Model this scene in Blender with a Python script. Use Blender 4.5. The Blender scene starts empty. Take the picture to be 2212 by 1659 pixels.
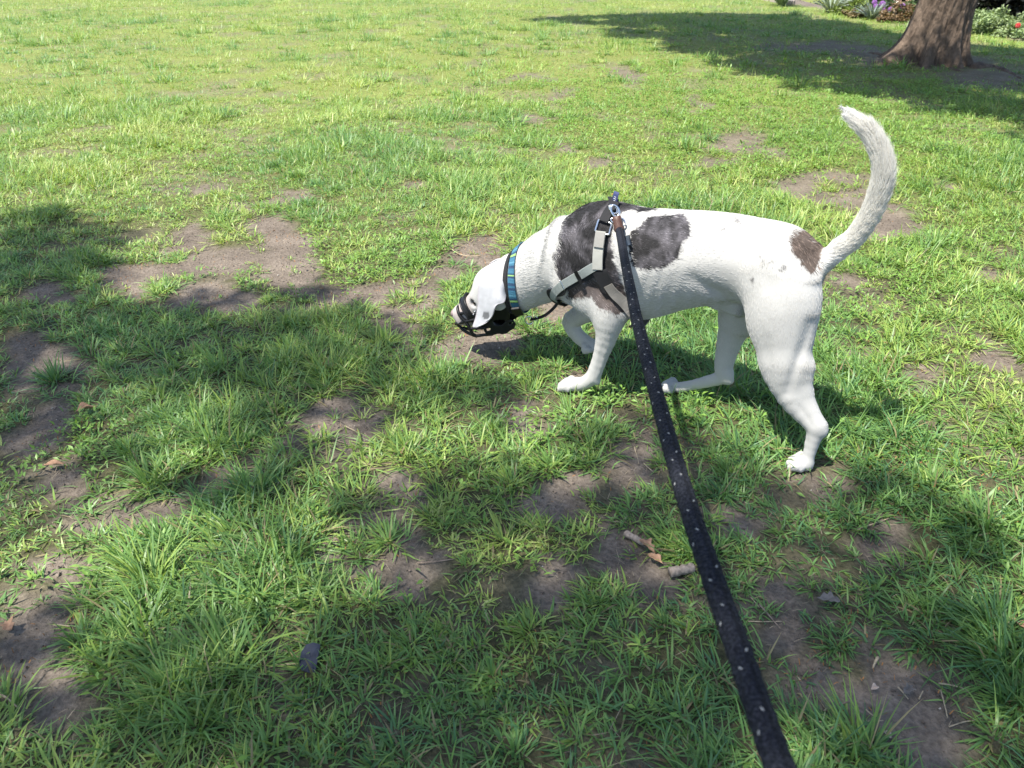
import bpy, bmesh, math, random
import numpy as np
from mathutils import Vector, Matrix

# ------------------------------------------------------------------ camera, sky, sun, exposure
scene = bpy.context.scene
PITCH = math.radians(30.5)          # camera looks down at the lawn
CAM_H = 1.25
FPX = 1658.0                        # focal length in units of a 2212 px wide picture
cam_data = bpy.data.cameras.new('camera')
cam_data.sensor_width = 36.0
cam_data.lens = FPX / 2212.0 * 36.0
cam_data.clip_start = 0.02
cam_data.clip_end = 400.0
cam_data.dof.use_dof = True
cam_data.dof.focus_distance = 2.25
cam_data.dof.aperture_fstop = 8.5
cam = bpy.data.objects.new('camera', cam_data)
scene.collection.objects.link(cam)
cam.location = (0, 0, CAM_H)
cam.rotation_euler = (math.pi / 2 - PITCH, 0, 0)
scene.camera = cam

SUN_DIR = np.array([-0.40, -0.24, 1.0])          # towards the sun: high, from the left and a little behind
SUN_DIR = SUN_DIR / np.linalg.norm(SUN_DIR)
SHX, SHY = -SUN_DIR[0] / SUN_DIR[2], -SUN_DIR[1] / SUN_DIR[2]   # shadow shift per metre of height
world = bpy.data.worlds.new('World')
scene.world = world
world.use_nodes = True
wn = world.node_tree.nodes
sky = wn.new('ShaderNodeTexSky')
sky.sky_type = 'NISHITA'
sky.sun_disc = False
sky.sun_elevation = math.asin(SUN_DIR[2])
sky.sun_rotation = math.atan2(SUN_DIR[0], SUN_DIR[1])
sky.air_density = 1.0
sky.dust_density = 1.2
sky.ozone_density = 1.0
wn['Background'].inputs['Strength'].default_value = 0.14
world.node_tree.links.new(sky.outputs[0], wn['Background'].inputs['Color'])
sun_data = bpy.data.lights.new('sun', 'SUN')
sun_data.energy = 5.0
sun_data.angle = math.radians(0.53)
sun_data.color = (1.0, 0.95, 0.86)
sun = bpy.data.objects.new('sun', sun_data)
scene.collection.objects.link(sun)
sun.rotation_euler = Vector(SUN_DIR).to_track_quat('Z', 'Y').to_euler()
sun.location = (-3, -2, 8)
scene.view_settings.view_transform = 'Standard'
scene.view_settings.look = 'None'
scene.view_settings.exposure = 1.1
scene.view_settings.gamma = 1.0
scene.view_settings.use_curve_mapping = False
scene.render.engine = 'CYCLES'
scene.cycles.max_bounces = 6
scene.cycles.diffuse_bounces = 3
scene.cycles.glossy_bounces = 2
scene.cycles.transmission_bounces = 4
scene.cycles.transparent_max_bounces = 6
scene.cycles.use_denoising = True

# ------------------------------------------------------------------ helpers
rng = np.random.default_rng(11)
random.seed(5)
COL = scene.collection

def proj(p):
    """world points -> picture coordinates on a 2212 x 1659 frame"""
    p = np.asarray(p, float)
    x, y, z = p[..., 0], p[..., 1], p[..., 2] - CAM_H
    d = y * math.cos(PITCH) - z * math.sin(PITCH)
    u = y * math.sin(PITCH) + z * math.cos(PITCH)
    d = np.where(d < 0.05, 0.05, d)
    return 1106 + FPX * x / d, 829.5 - FPX * u / d

def ray(px, py):
    x = (px - 1106) / FPX
    v = (829.5 - py) / FPX
    return np.array([x, math.cos(PITCH) + v * math.sin(PITCH), -math.sin(PITCH) + v * math.cos(PITCH)])

def at(px, py, z=0.0):
    r = ray(px, py)
    t = (z - CAM_H) / r[2]
    return np.array([r[0] * t, r[1] * t, z])

def at_depth(px, py, Y):
    r = ray(px, py)
    t = Y / r[1]
    return np.array([r[0] * t, Y, CAM_H + r[2] * t])

def _h(i, j, s):
    n = (i * 374761393 + j * 668265263 + s * 2147483647) & 0xFFFFFFFF
    n = ((n ^ (n >> 13)) * 1274126177) & 0xFFFFFFFF
    return ((n ^ (n >> 16)) & 0xFFFF) / 65535.0

def vnoise(x, y, s=0):
    x = np.asarray(x, float); y = np.asarray(y, float)
    i = np.floor(x).astype(np.int64); j = np.floor(y).astype(np.int64)
    fx = x - i; fy = y - j
    fx = fx * fx * (3 - 2 * fx); fy = fy * fy * (3 - 2 * fy)
    a = _h(i, j, s); b = _h(i + 1, j, s); c = _h(i, j + 1, s); d = _h(i + 1, j + 1, s)
    return (a * (1 - fx) + b * fx) * (1 - fy) + (c * (1 - fx) + d * fx) * fy

def fbm(x, y, s=0, o=3):
    t = 0; a = 0.5; n = 0
    for k in range(o):
        t = t + a * vnoise(np.asarray(x) * 2 ** k, np.asarray(y) * 2 ** k, s + k * 17); n += a; a *= 0.5
    return t / n

def tag(o, label=None, cat=None, group=None, kind=None):
    if label: o['label'] = label
    if cat: o['category'] = cat
    if group: o['group'] = group
    if kind: o['kind'] = kind
    return o

def link(o, parent=None):
    COL.objects.link(o)
    if parent is not None: o.parent = parent
    return o

def empty(name, loc=(0, 0, 0), rz=0.0):
    o = bpy.data.objects.new(name, None)
    o.empty_display_size = 0.05
    o.location = loc; o.rotation_euler = (0, 0, rz)
    return link(o)

def mesh_np(name, verts, faces, material, parent=None, smooth=True, color=None, loops=None):
    """verts (n,3); faces: (m,k) array or list; color (n,4) per vertex"""
    me = bpy.data.meshes.new(name)
    verts = np.asarray(verts, np.float32)
    if isinstance(faces, np.ndarray):
        m, k = faces.shape
        me.vertices.add(len(verts)); me.vertices.foreach_set('co', verts.ravel())
        me.loops.add(m * k); me.loops.foreach_set('vertex_index', faces.ravel().astype(np.int32))
        me.polygons.add(m); me.polygons.foreach_set('loop_start', np.arange(0, m * k, k, dtype=np.int32))
        me.update(calc_edges=True)
    else:
        me.from_pydata([tuple(v) for v in verts], [], faces); me.update()
    if smooth:
        me.polygons.foreach_set('use_smooth', np.ones(len(me.polygons), bool))
    if color is not None:
        at_ = me.color_attributes.new('col', 'FLOAT_COLOR', 'POINT')
        at_.data.foreach_set('color', np.asarray(color, np.float32).ravel())
    if material is not None: me.materials.append(material)
    return link(bpy.data.objects.new(name, me), parent)

class MB:
    """collects shapes into one mesh"""
    def __init__(s): s.v = []; s.f = []
    def add(s, v, f):
        n = len(s.v); s.v.extend([tuple(map(float, p)) for p in v]); s.f.extend([tuple(i + n for i in q) for q in f])
    def tube(s, pts, r, n=8, closed=False, flat=1.0, up=None, cap=True):
        pts = [np.asarray(p, float) for p in pts]; N = len(pts)
        rs = r if hasattr(r, '__len__') else [r] * N
        v = []; f = []; prev = None
        for i in range(N):
            a = pts[(i - 1) % N] if (closed or i > 0) else pts[i]
            b = pts[(i + 1) % N] if (closed or i < N - 1) else pts[i]
            t = b - a; t = t / (np.linalg.norm(t) + 1e-9)
            if up is not None: u0 = np.asarray(up[i] if np.ndim(up) > 1 else up, float)
            elif prev is None: u0 = np.array([0, 0, 1.0]) if abs(t[2]) < 0.9 else np.array([1.0, 0, 0])
            else: u0 = prev
            u = u0 - t * (u0 @ t); u = u / (np.linalg.norm(u) + 1e-9); prev = u
            w = np.cross(t, u)
            for k in range(n):
                an = 2 * math.pi * k / n
                v.append(pts[i] + rs[i] * (math.cos(an) * u * flat + math.sin(an) * w))
        M = N if closed else N - 1
        for i in range(M):
            for k in range(n):
                a = i * n + k; b = i * n + (k + 1) % n; c = ((i + 1) % N) * n + (k + 1) % n; e = ((i + 1) % N) * n + k
                f.append((a, b, c, e))
        if cap and not closed:
            f.append(tuple(range(n - 1, -1, -1))); f.append(tuple((N - 1) * n + k for k in range(n)))
        s.add(v, f)
    def ribbon(s, pts, nrm, width, thick, closed=False):
        """flat strap: pts on its centre line, nrm outward, rectangular section"""
        N = len(pts); v = []; f = []
        ws = width if hasattr(width, '__len__') else [width] * N
        for i in range(N):
            a = pts[(i - 1) % N] if (closed or i > 0) else pts[i]
            b = pts[(i + 1) % N] if (closed or i < N - 1) else pts[i]
            t = b - a; t = t / (np.linalg.norm(t) + 1e-9)
            n_ = nrm[i] - t * (nrm[i] @ t); n_ = n_ / (np.linalg.norm(n_) + 1e-9)
            w = np.cross(n_, t) * ws[i] / 2; h = n_ * thick / 2
            e = w * 0.93
            v += [pts[i] - w, pts[i] - e + h, pts[i] + e + h, pts[i] + w, pts[i] + e - h, pts[i] - e - h]
        M = N if closed else N - 1
        for i in range(M):
            for k in range(6):
                a = i * 6 + k; b = i * 6 + (k + 1) % 6; c = ((i + 1) % N) * 6 + (k + 1) % 6; e_ = ((i + 1) % N) * 6 + k
                f.append((a, b, c, e_))
        if not closed:
            f.append((5, 4, 3, 2, 1, 0)); f.append(tuple((N - 1) * 6 + k for k in range(6)))
        s.add(v, f)
    def box(s, c, ax, ay, az):
        c = np.asarray(c, float); ax, ay, az = (np.asarray(q, float) for q in (ax, ay, az))
        v = [c + i * ax + j * ay + k * az for i in (-1, 1) for j in (-1, 1) for k in (-1, 1)]
        s.add(v, [(0, 1, 3, 2), (4, 6, 7, 5), (0, 4, 5, 1), (2, 3, 7, 6), (0, 2, 6, 4), (1, 5, 7, 3)])
    def ball(s, c, r, nu=12, nv=8, sc=(1, 1, 1)):
        v = []; f = []
        for j in range(nv + 1):
            th = math.pi * j / nv
            for i in range(nu):
                ph = 2 * math.pi * i / nu
                v.append(np.asarray(c) + r * np.array([math.sin(th) * math.cos(ph) * sc[0], math.sin(th) * math.sin(ph) * sc[1], math.cos(th) * sc[2]]))
        for j in range(nv):
            for i in range(nu):
                f.append((j * nu + i, (j + 1) * nu + i, (j + 1) * nu + (i + 1) % nu, j * nu + (i + 1) % nu))
        s.add(v, f)
    def build(s, name, material, parent=None, smooth=True, bevel=0):
        me = bpy.data.meshes.new(name)
        me.from_pydata(s.v, [], s.f); me.update()
        bm = bmesh.new(); bm.from_mesh(me); bmesh.ops.recalc_face_normals(bm, faces=bm.faces); bm.to_mesh(me); bm.free()
        if smooth: me.polygons.foreach_set('use_smooth', np.ones(len(me.polygons), bool))
        me.materials.append(material)
        o = link(bpy.data.objects.new(name, me), parent)
        if bevel:
            b = o.modifiers.new('bevel', 'BEVEL'); b.width = bevel; b.segments = 2; b.limit_method = 'ANGLE'
        return o

def spline(pts, n, closed=False):
    """Catmull-Rom through pts"""
    P = [np.asarray(p, float) for p in pts]; N = len(P); out = []
    segs = N if closed else N - 1
    for i in range(segs):
        p1, p2 = P[i], P[(i + 1) % N]
        p0 = P[(i - 1) % N] if (closed or i > 0) else 2 * p1 - p2
        p3 = P[(i + 2) % N] if (closed or i < N - 2) else 2 * p2 - p1
        for k in range(n):
            t = k / n
            out.append(0.5 * ((2 * p1) + (-p0 + p2) * t + (2 * p0 - 5 * p1 + 4 * p2 - p3) * t * t + (-p0 + 3 * p1 - 3 * p2 + p3) * t ** 3))
    if not closed: out.append(P[-1])
    return out

# ------------------------------------------------------------------ materials
def new_mat(name):
    m = bpy.data.materials.new(name); m.use_nodes = True
    nt = m.node_tree
    return m, nt, nt.nodes['Principled BSDF']

def plain(name, col, rough=0.6, metal=0.0, spec=0.5, bump=0.0, scale=200.0, var=0.15):
    """one colour broken up by noise, with fine relief"""
    m, nt, b = new_mat(name)
    tc = nt.nodes.new('ShaderNodeTexCoord')
    nz = nt.nodes.new('ShaderNodeTexNoise'); nz.inputs['Scale'].default_value = scale; nz.inputs['Detail'].default_value = 4
    nt.links.new(tc.outputs['Object'], nz.inputs['Vector'])
    rp = nt.nodes.new('ShaderNodeValToRGB')
    rp.color_ramp.elements[0].position = 0.3; rp.color_ramp.elements[1].position = 0.72
    rp.color_ramp.elements[0].color = [c * (1 - var) for c in col] + [1]
    rp.color_ramp.elements[1].color = [min(1, c * (1 + var)) for c in col] + [1]
    nt.links.new(nz.outputs['Fac'], rp.inputs['Fac']); nt.links.new(rp.outputs['Color'], b.inputs['Base Color'])
    b.inputs['Roughness'].default_value = rough; b.inputs['Metallic'].default_value = metal
    b.inputs['Specular IOR Level'].default_value = spec
    if bump:
        bp = nt.nodes.new('ShaderNodeBump'); bp.inputs['Strength'].default_value = bump; bp.inputs['Distance'].default_value = 0.002
        nt.links.new(nz.outputs['Fac'], bp.inputs['Height']); nt.links.new(bp.outputs['Normal'], b.inputs['Normal'])
    return m

def attr_mat(name, rough=0.6, spec=0.4, transl=0.0, tcol=(1, 1, 1), bump=0.0, bscale=300.0):
    """colour from the mesh's own 'col' attribute; optional light coming through (leaves, blades)"""
    m, nt, b = new_mat(name)
    at_ = nt.nodes.new('ShaderNodeAttribute'); at_.attribute_name = 'col'
    nt.links.new(at_.outputs['Color'], b.inputs['Base Color'])
    b.inputs['Roughness'].default_value = rough; b.inputs['Specular IOR Level'].default_value = spec
    if bump:
        nz = nt.nodes.new('ShaderNodeTexNoise'); nz.inputs['Scale'].default_value = bscale
        bp = nt.nodes.new('ShaderNodeBump'); bp.inputs['Strength'].default_value = bump; bp.inputs['Distance'].default_value = 0.003
        tc = nt.nodes.new('ShaderNodeTexCoord'); nt.links.new(tc.outputs['Object'], nz.inputs['Vector'])
        nt.links.new(nz.outputs['Fac'], bp.inputs['Height']); nt.links.new(bp.outputs['Normal'], b.inputs['Normal'])
    if transl:
        tr = nt.nodes.new('ShaderNodeBsdfTranslucent')
        mu = nt.nodes.new('ShaderNodeMix'); mu.data_type = 'RGBA'; mu.blend_type = 'MULTIPLY'; mu.inputs['Factor'].default_value = 1
        nt.links.new(at_.outputs['Color'], mu.inputs['A']); mu.inputs['B'].default_value = (*tcol, 1)
        nt.links.new(mu.outputs['Result'], tr.inputs['Color'])
        mx = nt.nodes.new('ShaderNodeMixShader'); mx.inputs['Fac'].default_value = transl
        out = nt.nodes['Material Output']
        nt.links.new(b.outputs[0], mx.inputs[1]); nt.links.new(tr.outputs[0], mx.inputs[2]); nt.links.new(mx.outputs[0], out.inputs['Surface'])
    return m

M = {}
M['fur'] = attr_mat('dog_coat', 0.75, 0.15)
M['black_rubber'] = plain('black_rubber', (0.006, 0.006, 0.007), 0.42, 0, 0.3, 0.1, 300)
M['black_web'] = plain('black_webbing', (0.014, 0.014, 0.016), 0.75, 0, 0.3, 0.5, 900)
M['steel'] = plain('bright_steel', (0.62, 0.63, 0.65), 0.22, 1.0, 0.5, 0, 50, 0.05)
M['leather'] = plain('brown_leather', (0.075, 0.036, 0.026), 0.5, 0, 0.4, 0.4, 350, 0.3)
M['navy'] = plain('navy_label', (0.035, 0.045, 0.12), 0.7, 0, 0.3, 0.3, 900)
M['white_print'] = plain('pale_thread', (0.5, 0.52, 0.55), 0.7)
M['eye'] = plain('dark_eye', (0.012, 0.008, 0.006), 0.08, 0, 0.6)
M['nose'] = plain('nose_skin', (0.22, 0.16, 0.16), 0.45, 0, 0.4, 0.5, 500, 0.3)
M['claw'] = plain('claw_horn', (0.35, 0.3, 0.27), 0.4)
# ------------------------------------------------------------------ the dog: one continuous body grown from a distance field
# dog frame: x forwards (towards the head), y to the dog's left (the side we see), z up, origin on the ground under the withers
DOG_RZ = math.radians(147.0)
DOG_O = np.array([0.228, 2.19, 0.0])
_c, _s = math.cos(DOG_RZ), math.sin(DOG_RZ)

def dog_world(p):
    p = np.asarray(p, float)
    return np.stack([DOG_O[0] + _c * p[..., 0] - _s * p[..., 1], DOG_O[1] + _s * p[..., 0] + _c * p[..., 1], p[..., 2]], -1)

def dog_local(p):
    q = np.asarray(p, float) - DOG_O
    return np.stack([_c * q[..., 0] + _s * q[..., 1], -_s * q[..., 0] + _c * q[..., 1], q[..., 2]], -1)

# head frame: u along the head's heading, v to its left, z up; turned 21 degrees towards us from the body
HEAD_YAW = math.radians(21.0)
HEAD_P = np.array([0.2374, 0.02, 0.0])
_hc, _hs = math.cos(HEAD_YAW), math.sin(HEAD_YAW)

def head(u, v, z):
    return np.array([HEAD_P[0] + u * _hc - v * _hs, HEAD_P[1] + u * _hs + v * _hc, z])

def smin(a, b, k):
    h = np.maximum(k - np.abs(a - b), 0) / k
    return np.minimum(a, b) - h * h * k * 0.25

def seg(P, a, b, ra, rb, ly=1.0):
    a = np.asarray(a, float); b = np.asarray(b, float)
    ba = b - a
    p = P - a
    t = np.clip((p @ ba) / (ba @ ba), 0, 1)
    q = p - t[..., None] * ba
    if ly != 1.0:
        q = q * np.array([1, 1 / ly, 1])
    d = np.sqrt((q * q).sum(-1)) - (ra + (rb - ra) * t)
    return d * min(1.0, ly)

def dense(pts, n):
    return [tuple(p) for p in spline(pts, n)]

def chain(P, pts, ly=1.0, k=0.012):
    d = None
    for i in range(len(pts) - 1):
        a, b = pts[i], pts[i + 1]
        e = seg(P, a[:3], b[:3], a[3], b[3], ly)
        d = e if d is None else smin(d, e, k)
    return d

TORSO = np.array([  # x, top, bottom, half width
    (0.075, 0.46, 0.33, 0.060), (0.05, 0.52, 0.295, 0.085), (0.02, 0.555, 0.272, 0.102), (-0.05, 0.574, 0.255, 0.114), (-0.12, 0.578, 0.246, 0.121),
    (-0.20, 0.586, 0.250, 0.125), (-0.27, 0.595, 0.284, 0.122), (-0.33, 0.603, 0.322, 0.115), (-0.39, 0.609, 0.347, 0.107),
    (-0.45, 0.612, 0.372, 0.100), (-0.52, 0.608, 0.392, 0.096), (-0.58, 0.594, 0.412, 0.090), (-0.63, 0.567, 0.432, 0.072), (-0.665, 0.535, 0.455, 0.045)])[::-1]
_tx = np.linspace(-0.72, 0.12, 169)
def _tab(k):
    y = np.interp(_tx, TORSO[:, 0], TORSO[:, k])
    g = np.exp(-0.5 * (np.arange(-10, 11) / 4.0) ** 2); g /= g.sum()
    return np.convolve(np.pad(y, 10, mode='edge'), g, 'valid')
_top, _bot, _hw = _tab(1), _tab(2), _tab(3)

def torso(P):
    x, y, z = P[..., 0], P[..., 1], P[..., 2]
    t = np.interp(x, _tx, _top); b = np.interp(x, _tx, _bot); w = np.interp(x, _tx, _hw)
    zc = (t + b) / 2 + 0.015; a = np.where(z > zc, t - zc, zc - b)
    n = (z - zc) / a
    chest = np.clip((x + 0.35) / 0.2, 0, 1)
    w = w * (1 - 0.22 * np.clip(-n, 0, 1) * chest) * (1 - 0.08 * np.clip(n, 0, 1))
    r = np.sqrt(n * n + (y / w) ** 2)
    d = (r - 1) * np.minimum(a, w) * 0.9
    ends = np.maximum(-0.665 - x, x - 0.075)
    return np.maximum(d, ends)

NECK = [(-0.06, 0, 0.438, 0.108), (0.05, 0.0, 0.398, 0.108), (0.13, 0.004, 0.350, 0.098), (0.19, 0.011, 0.304, 0.088), (0.245, 0.022, 0.262, 0.078), (*head(0.05, 0, 0.250), 0.070)]
TAIL = [(-0.63, 0, 0.535, 0.040), (-0.663, 0, 0.530, 0.028), (-0.694, 0, 0.569, 0.024), (-0.724, 0.002, 0.608, 0.022), (-0.747, 0.004, 0.671, 0.020), (-0.755, 0.006, 0.746, 0.018),
        (-0.741, 0.008, 0.803, 0.016), (-0.709, 0.01, 0.851, 0.014), (-0.669, 0.012, 0.883, 0.010), (-0.640, 0.013, 0.902, 0.005)]
REAR_NEAR = [(-0.565, 0.062, 0.505, 0.090), (-0.600, 0.078, 0.440, 0.097), (-0.612, 0.088, 0.385, 0.090), (-0.628, 0.098, 0.335, 0.075), (-0.644, 0.106, 0.280, 0.061),
             (-0.661, 0.112, 0.228, 0.051), (-0.694, 0.118, 0.182, 0.039), (-0.738, 0.122, 0.145, 0.030), (-0.757, 0.124, 0.122, 0.027), (-0.757, 0.127, 0.080, 0.0235),
             (-0.757, 0.130, 0.040, 0.021), (-0.754, 0.133, 0.020, 0.027), (-0.742, 0.135, 0.018, 0.025)]
HOCK_N = [(-0.765, 0.123, 0.133, 0.018), (-0.773, 0.123, 0.126, 0.014)]
ACHILLES_N = [(-0.690, 0.108, 0.290, 0.022), (-0.712, 0.114, 0.225, 0.014), (-0.764, 0.122, 0.140, 0.012)]
REAR_FAR = [(-0.555, -0.060, 0.490, 0.085), (-0.500, -0.072, 0.400, 0.080), (-0.462, -0.075, 0.310, 0.058), (-0.447, -0.072, 0.235, 0.044), (-0.441, -0.068, 0.170, 0.035),
            (-0.441, -0.065, 0.125, 0.031), (-0.447, -0.062, 0.100, 0.026), (-0.400, -0.058, 0.068, 0.0225), (-0.350, -0.054, 0.040, 0.020), (-0.318, -0.052, 0.024, 0.021), (-0.290, -0.050, 0.018, 0.018)]
HOCK_F = [(-0.450, -0.062, 0.108, 0.02), (-0.464, -0.062, 0.092, 0.014)]
FRONT_NEAR = [(-0.055, 0.066, 0.500, 0.050), (-0.015, 0.078, 0.420, 0.060), (-0.005, 0.082, 0.362, 0.058), (-0.065, 0.088, 0.325, 0.054), (-0.128, 0.094, 0.298, 0.046), (-0.129, 0.098, 0.255, 0.043),
              (-0.126, 0.100, 0.205, 0.035), (-0.114, 0.102, 0.145, 0.0275), (-0.102, 0.104, 0.095, 0.0265), (-0.092, 0.105, 0.066, 0.0265), (-0.068, 0.110, 0.040, 0.0245),
              (-0.044, 0.114, 0.029, 0.0270), (-0.026, 0.116, 0.024, 0.0255)]
ELBOW_N = [(-0.145, 0.094, 0.306, 0.035), (-0.170, 0.094, 0.303, 0.019)]
PAD_N = [(-0.100, 0.105, 0.062, 0.016), (-0.110, 0.105, 0.056, 0.010)]
FRONT_FAR = [(-0.035, -0.066, 0.470, 0.050), (0.0, -0.080, 0.360, 0.056), (-0.045, -0.082, 0.260, 0.048), (-0.02, -0.082, 0.215, 0.040), (0.035, -0.080, 0.180, 0.034), (0.082, -0.078, 0.144, 0.030),
             (0.086, -0.078, 0.120, 0.028), (0.062, -0.077, 0.092, 0.025), (0.035, -0.076, 0.078, 0.024), (0.012, -0.076, 0.070, 0.020)]

def toes(P, base, fwd, side, up, spread=0.0152, length=0.031, r=0.0132):
    """four digits in front of a paw, the middle pair longer"""
    d = None
    base = np.asarray(base, float); fwd = np.asarray(fwd, float); side = np.asarray(side, float); up = np.asarray(up, float)
    for k, (o, l) in enumerate(((-1.5, 0.72), (-0.5, 1.0), (0.5, 1.0), (1.5, 0.72))):
        a = base + side * o * spread
        m = a + fwd * length * l * 0.55 + up * 0.006 + side * o * 0.002
        e = a + fwd * length * l + side * o * 0.003 - up * 0.003
        c = smin(seg(P, a, m, r * 0.85, r, 1), seg(P, m, e, r, r * 0.85, 1), 0.005)
        d = c if d is None else smin(d, c, 0.001)
    return d

def _thin(c, d): return [(x, y, z, r - d) for x, y, z, r in c]
D_FN, D_RN, D_FF, D_RF, D_TAIL = dense(_thin(FRONT_NEAR[4:], 0.004), 2), dense(_thin(REAR_NEAR[4:], 0.0055), 2), dense(FRONT_FAR[3:], 2), dense(_thin(REAR_FAR[2:], 0.004), 2), dense(TAIL, 3)
D_RT = dense(_thin(REAR_NEAR[:5], 0.003), 3)
X_, Y_, Z_ = np.eye(3)
GROOVE = [(-0.685, 0.42, -0.672, 0.22, 0.011, 0.0065, 0), (-0.708, 0.19, -0.748, 0.145, 0.007, 0.004, 1), (-0.37, 0.455, -0.48, 0.40, 0.020, 0.008, 0), (-0.165, 0.50, -0.185, 0.33, 0.016, 0.007, 0),
          (-0.132, 0.20, -0.112, 0.09, 0.006, 0.003, 1), (-0.06, 0.40, -0.13, 0.345, 0.012, 0.004, 0), (-0.56, 0.52, -0.60, 0.46, 0.02, 0.003, 0), (-0.748, 0.10, -0.75, 0.05, 0.005, 0.0025, 1), (-0.60, 0.36, -0.625, 0.25, 0.014, 0.0035, 1)]
def dog_sdf(P, full=True):
    P = np.asarray(P, float)
    d = torso(P)
    d = smin(d, chain(P, NECK, 0.86, 0.03), 0.07)
    d = smin(d, seg(P, (0.06, 0, 0.36), (0.035, 0, 0.31), 0.055, 0.045, 0.9), 0.05)
    # shoulders, front legs
    d = smin(d, chain(P, FRONT_NEAR[:5], 0.62, 0.03), 0.035)
    d = smin(d, chain(P, D_FN, 0.84, 0.003), 0.03)
    d = smin(d, chain(P, ELBOW_N, 0.8), 0.018)
    d = smin(d, chain(P, PAD_N), 0.010)
    d = smin(d, toes(P, (-0.025, 0.116, 0.018), X_, Y_, Z_), 0.006)
    d = smin(d, chain(P, FRONT_FAR[:4], 0.62, 0.03), 0.035)
    d = smin(d, chain(P, D_FF, 0.84, 0.003), 0.02)
    d = smin(d, toes(P, (0.022, -0.076, 0.072), np.array([-0.8, 0, -0.45]), Y_, np.array([0.45, 0, -0.8])), 0.010)
    # hind legs
    d = smin(d, chain(P, D_RT, 0.70, 0.004), 0.045)
    d = smin(d, chain(P, D_RN, 0.80, 0.003), 0.025)
    d = smin(d, chain(P, HOCK_N, 0.8), 0.014)
    d = smin(d, chain(P, ACHILLES_N, 0.8), 0.022)
    d = smin(d, toes(P, (-0.748, 0.135, 0.016), X_, Y_, Z_), 0.006)
    d = smin(d, chain(P, REAR_FAR[:3], 0.70, 0.03), 0.05)
    d = smin(d, chain(P, D_RF, 0.80, 0.003), 0.025)
    d = smin(d, chain(P, HOCK_F, 0.8), 0.014)
    d = smin(d, toes(P, (-0.298, -0.05, 0.018), X_, Y_, Z_), 0.006)
    # sheath under the belly
    d = smin(d, seg(P, (-0.42, 0.0, 0.362), (-0.47, 0.0, 0.355), 0.020, 0.024), 0.03)
    d = smin(d, chain(P, D_TAIL, 1.0, 0.002), 0.025)
    # hollows between muscles and tendons
    y_ = np.abs(P[..., 1]); Q = P[..., [0, 2]]
    for ax_, az_, bx_, bz_, w_, dp_, side_ in GROOVE:
        a_ = np.array([ax_, az_]); b_ = np.array([bx_, bz_]) - a_; p_ = Q - a_
        t_ = np.clip((p_ @ b_) / (b_ @ b_), 0, 1); r_ = ((p_ - t_[..., None] * b_) ** 2).sum(-1)
        d = d + dp_ * np.exp(-r_ / w_ ** 2) * (1 - 0.5 * np.abs(2 * t_ - 1)) * np.clip(((P[..., 1] if side_ else y_) - 0.045) / 0.03, 0, 1)
    rib = np.exp(-((P[..., 0] + 0.27) / 0.09) ** 2 - ((P[..., 2] - 0.40) / 0.07) ** 2)
    d = d + 0.0004 * rib * np.sin((P[..., 0] + 0.35 * P[..., 2]) * 2 * math.pi / 0.034)
    # head
    h = seg(P, head(0.045, 0, 0.275), head(0.085, 0, 0.255), 0.064, 0.062)
    for s in (-1, 1):
        h = smin(h, seg(P, head(0.055, s * 0.026, 0.225), head(0.095, s * 0.022, 0.200), 0.044, 0.038), 0.03)
        h = smin(h, seg(P, head(0.095, s * 0.030, 0.262), head(0.124, s * 0.027, 0.226), 0.030, 0.022), 0.025)
    h = smin(h, seg(P, head(0.105, 0, 0.210), head(0.190, 0, 0.147), 0.045, 0.031), 0.03)
    h = smin(h, seg(P, head(0.075, 0, 0.175), head(0.165, 0, 0.122), 0.036, 0.021), 0.016)
    for s in (-1, 1):
        h = smin(h, seg(P, head(0.150, s * 0.016, 0.160), head(0.188, s * 0.013, 0.128), 0.024, 0.019), 0.012)
    h = smin(h, seg(P, head(0.198, 0, 0.148), head(0.207, 0, 0.142), 0.021, 0.018), 0.010)
    h = smin(h, seg(P, head(0.035, -0.040, 0.325), head(0.000, -0.052, 0.345), 0.024, 0.016), 0.02)   # root of the far ear
    for s in (-1, 1):   # eye sockets
        h = np.maximum(h, -(np.sqrt(((P - head(0.138, s * 0.046, 0.207)) ** 2).sum(-1)) - 0.013))
    d = smin(d, h, 0.030)
    return d

def sdf_grad(P, e=0.004):
    g = np.stack([dog_sdf(P + e * a) - dog_sdf(P - e * a) for a in np.eye(3)], -1)
    return g / (np.linalg.norm(g, axis=-1, keepdims=True) + 1e-9)

def to_skin(P, off=0.0, it=6):
    P = np.array(P, float)
    for _ in range(it):
        n = sdf_grad(P); P = P - n * (dog_sdf(P) - off)[:, None] * 0.9
    return P, sdf_grad(P)

def hit(pxs, off=0.0):
    """points of the dog's skin seen at picture coordinates"""
    out = []
    R = np.array([ray(a, b) for a, b in pxs]); R /= np.linalg.norm(R, axis=1)[:, None]
    t = np.full(len(R), 1.4)
    for _ in range(70):
        P = dog_local(np.array([0, 0, CAM_H]) + R * t[:, None])
        t = t + np.maximum((dog_sdf(P) - off) * 0.8, 0.0002)
    return dog_local(np.array([0, 0, CAM_H]) + R * t[:, None])

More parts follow.
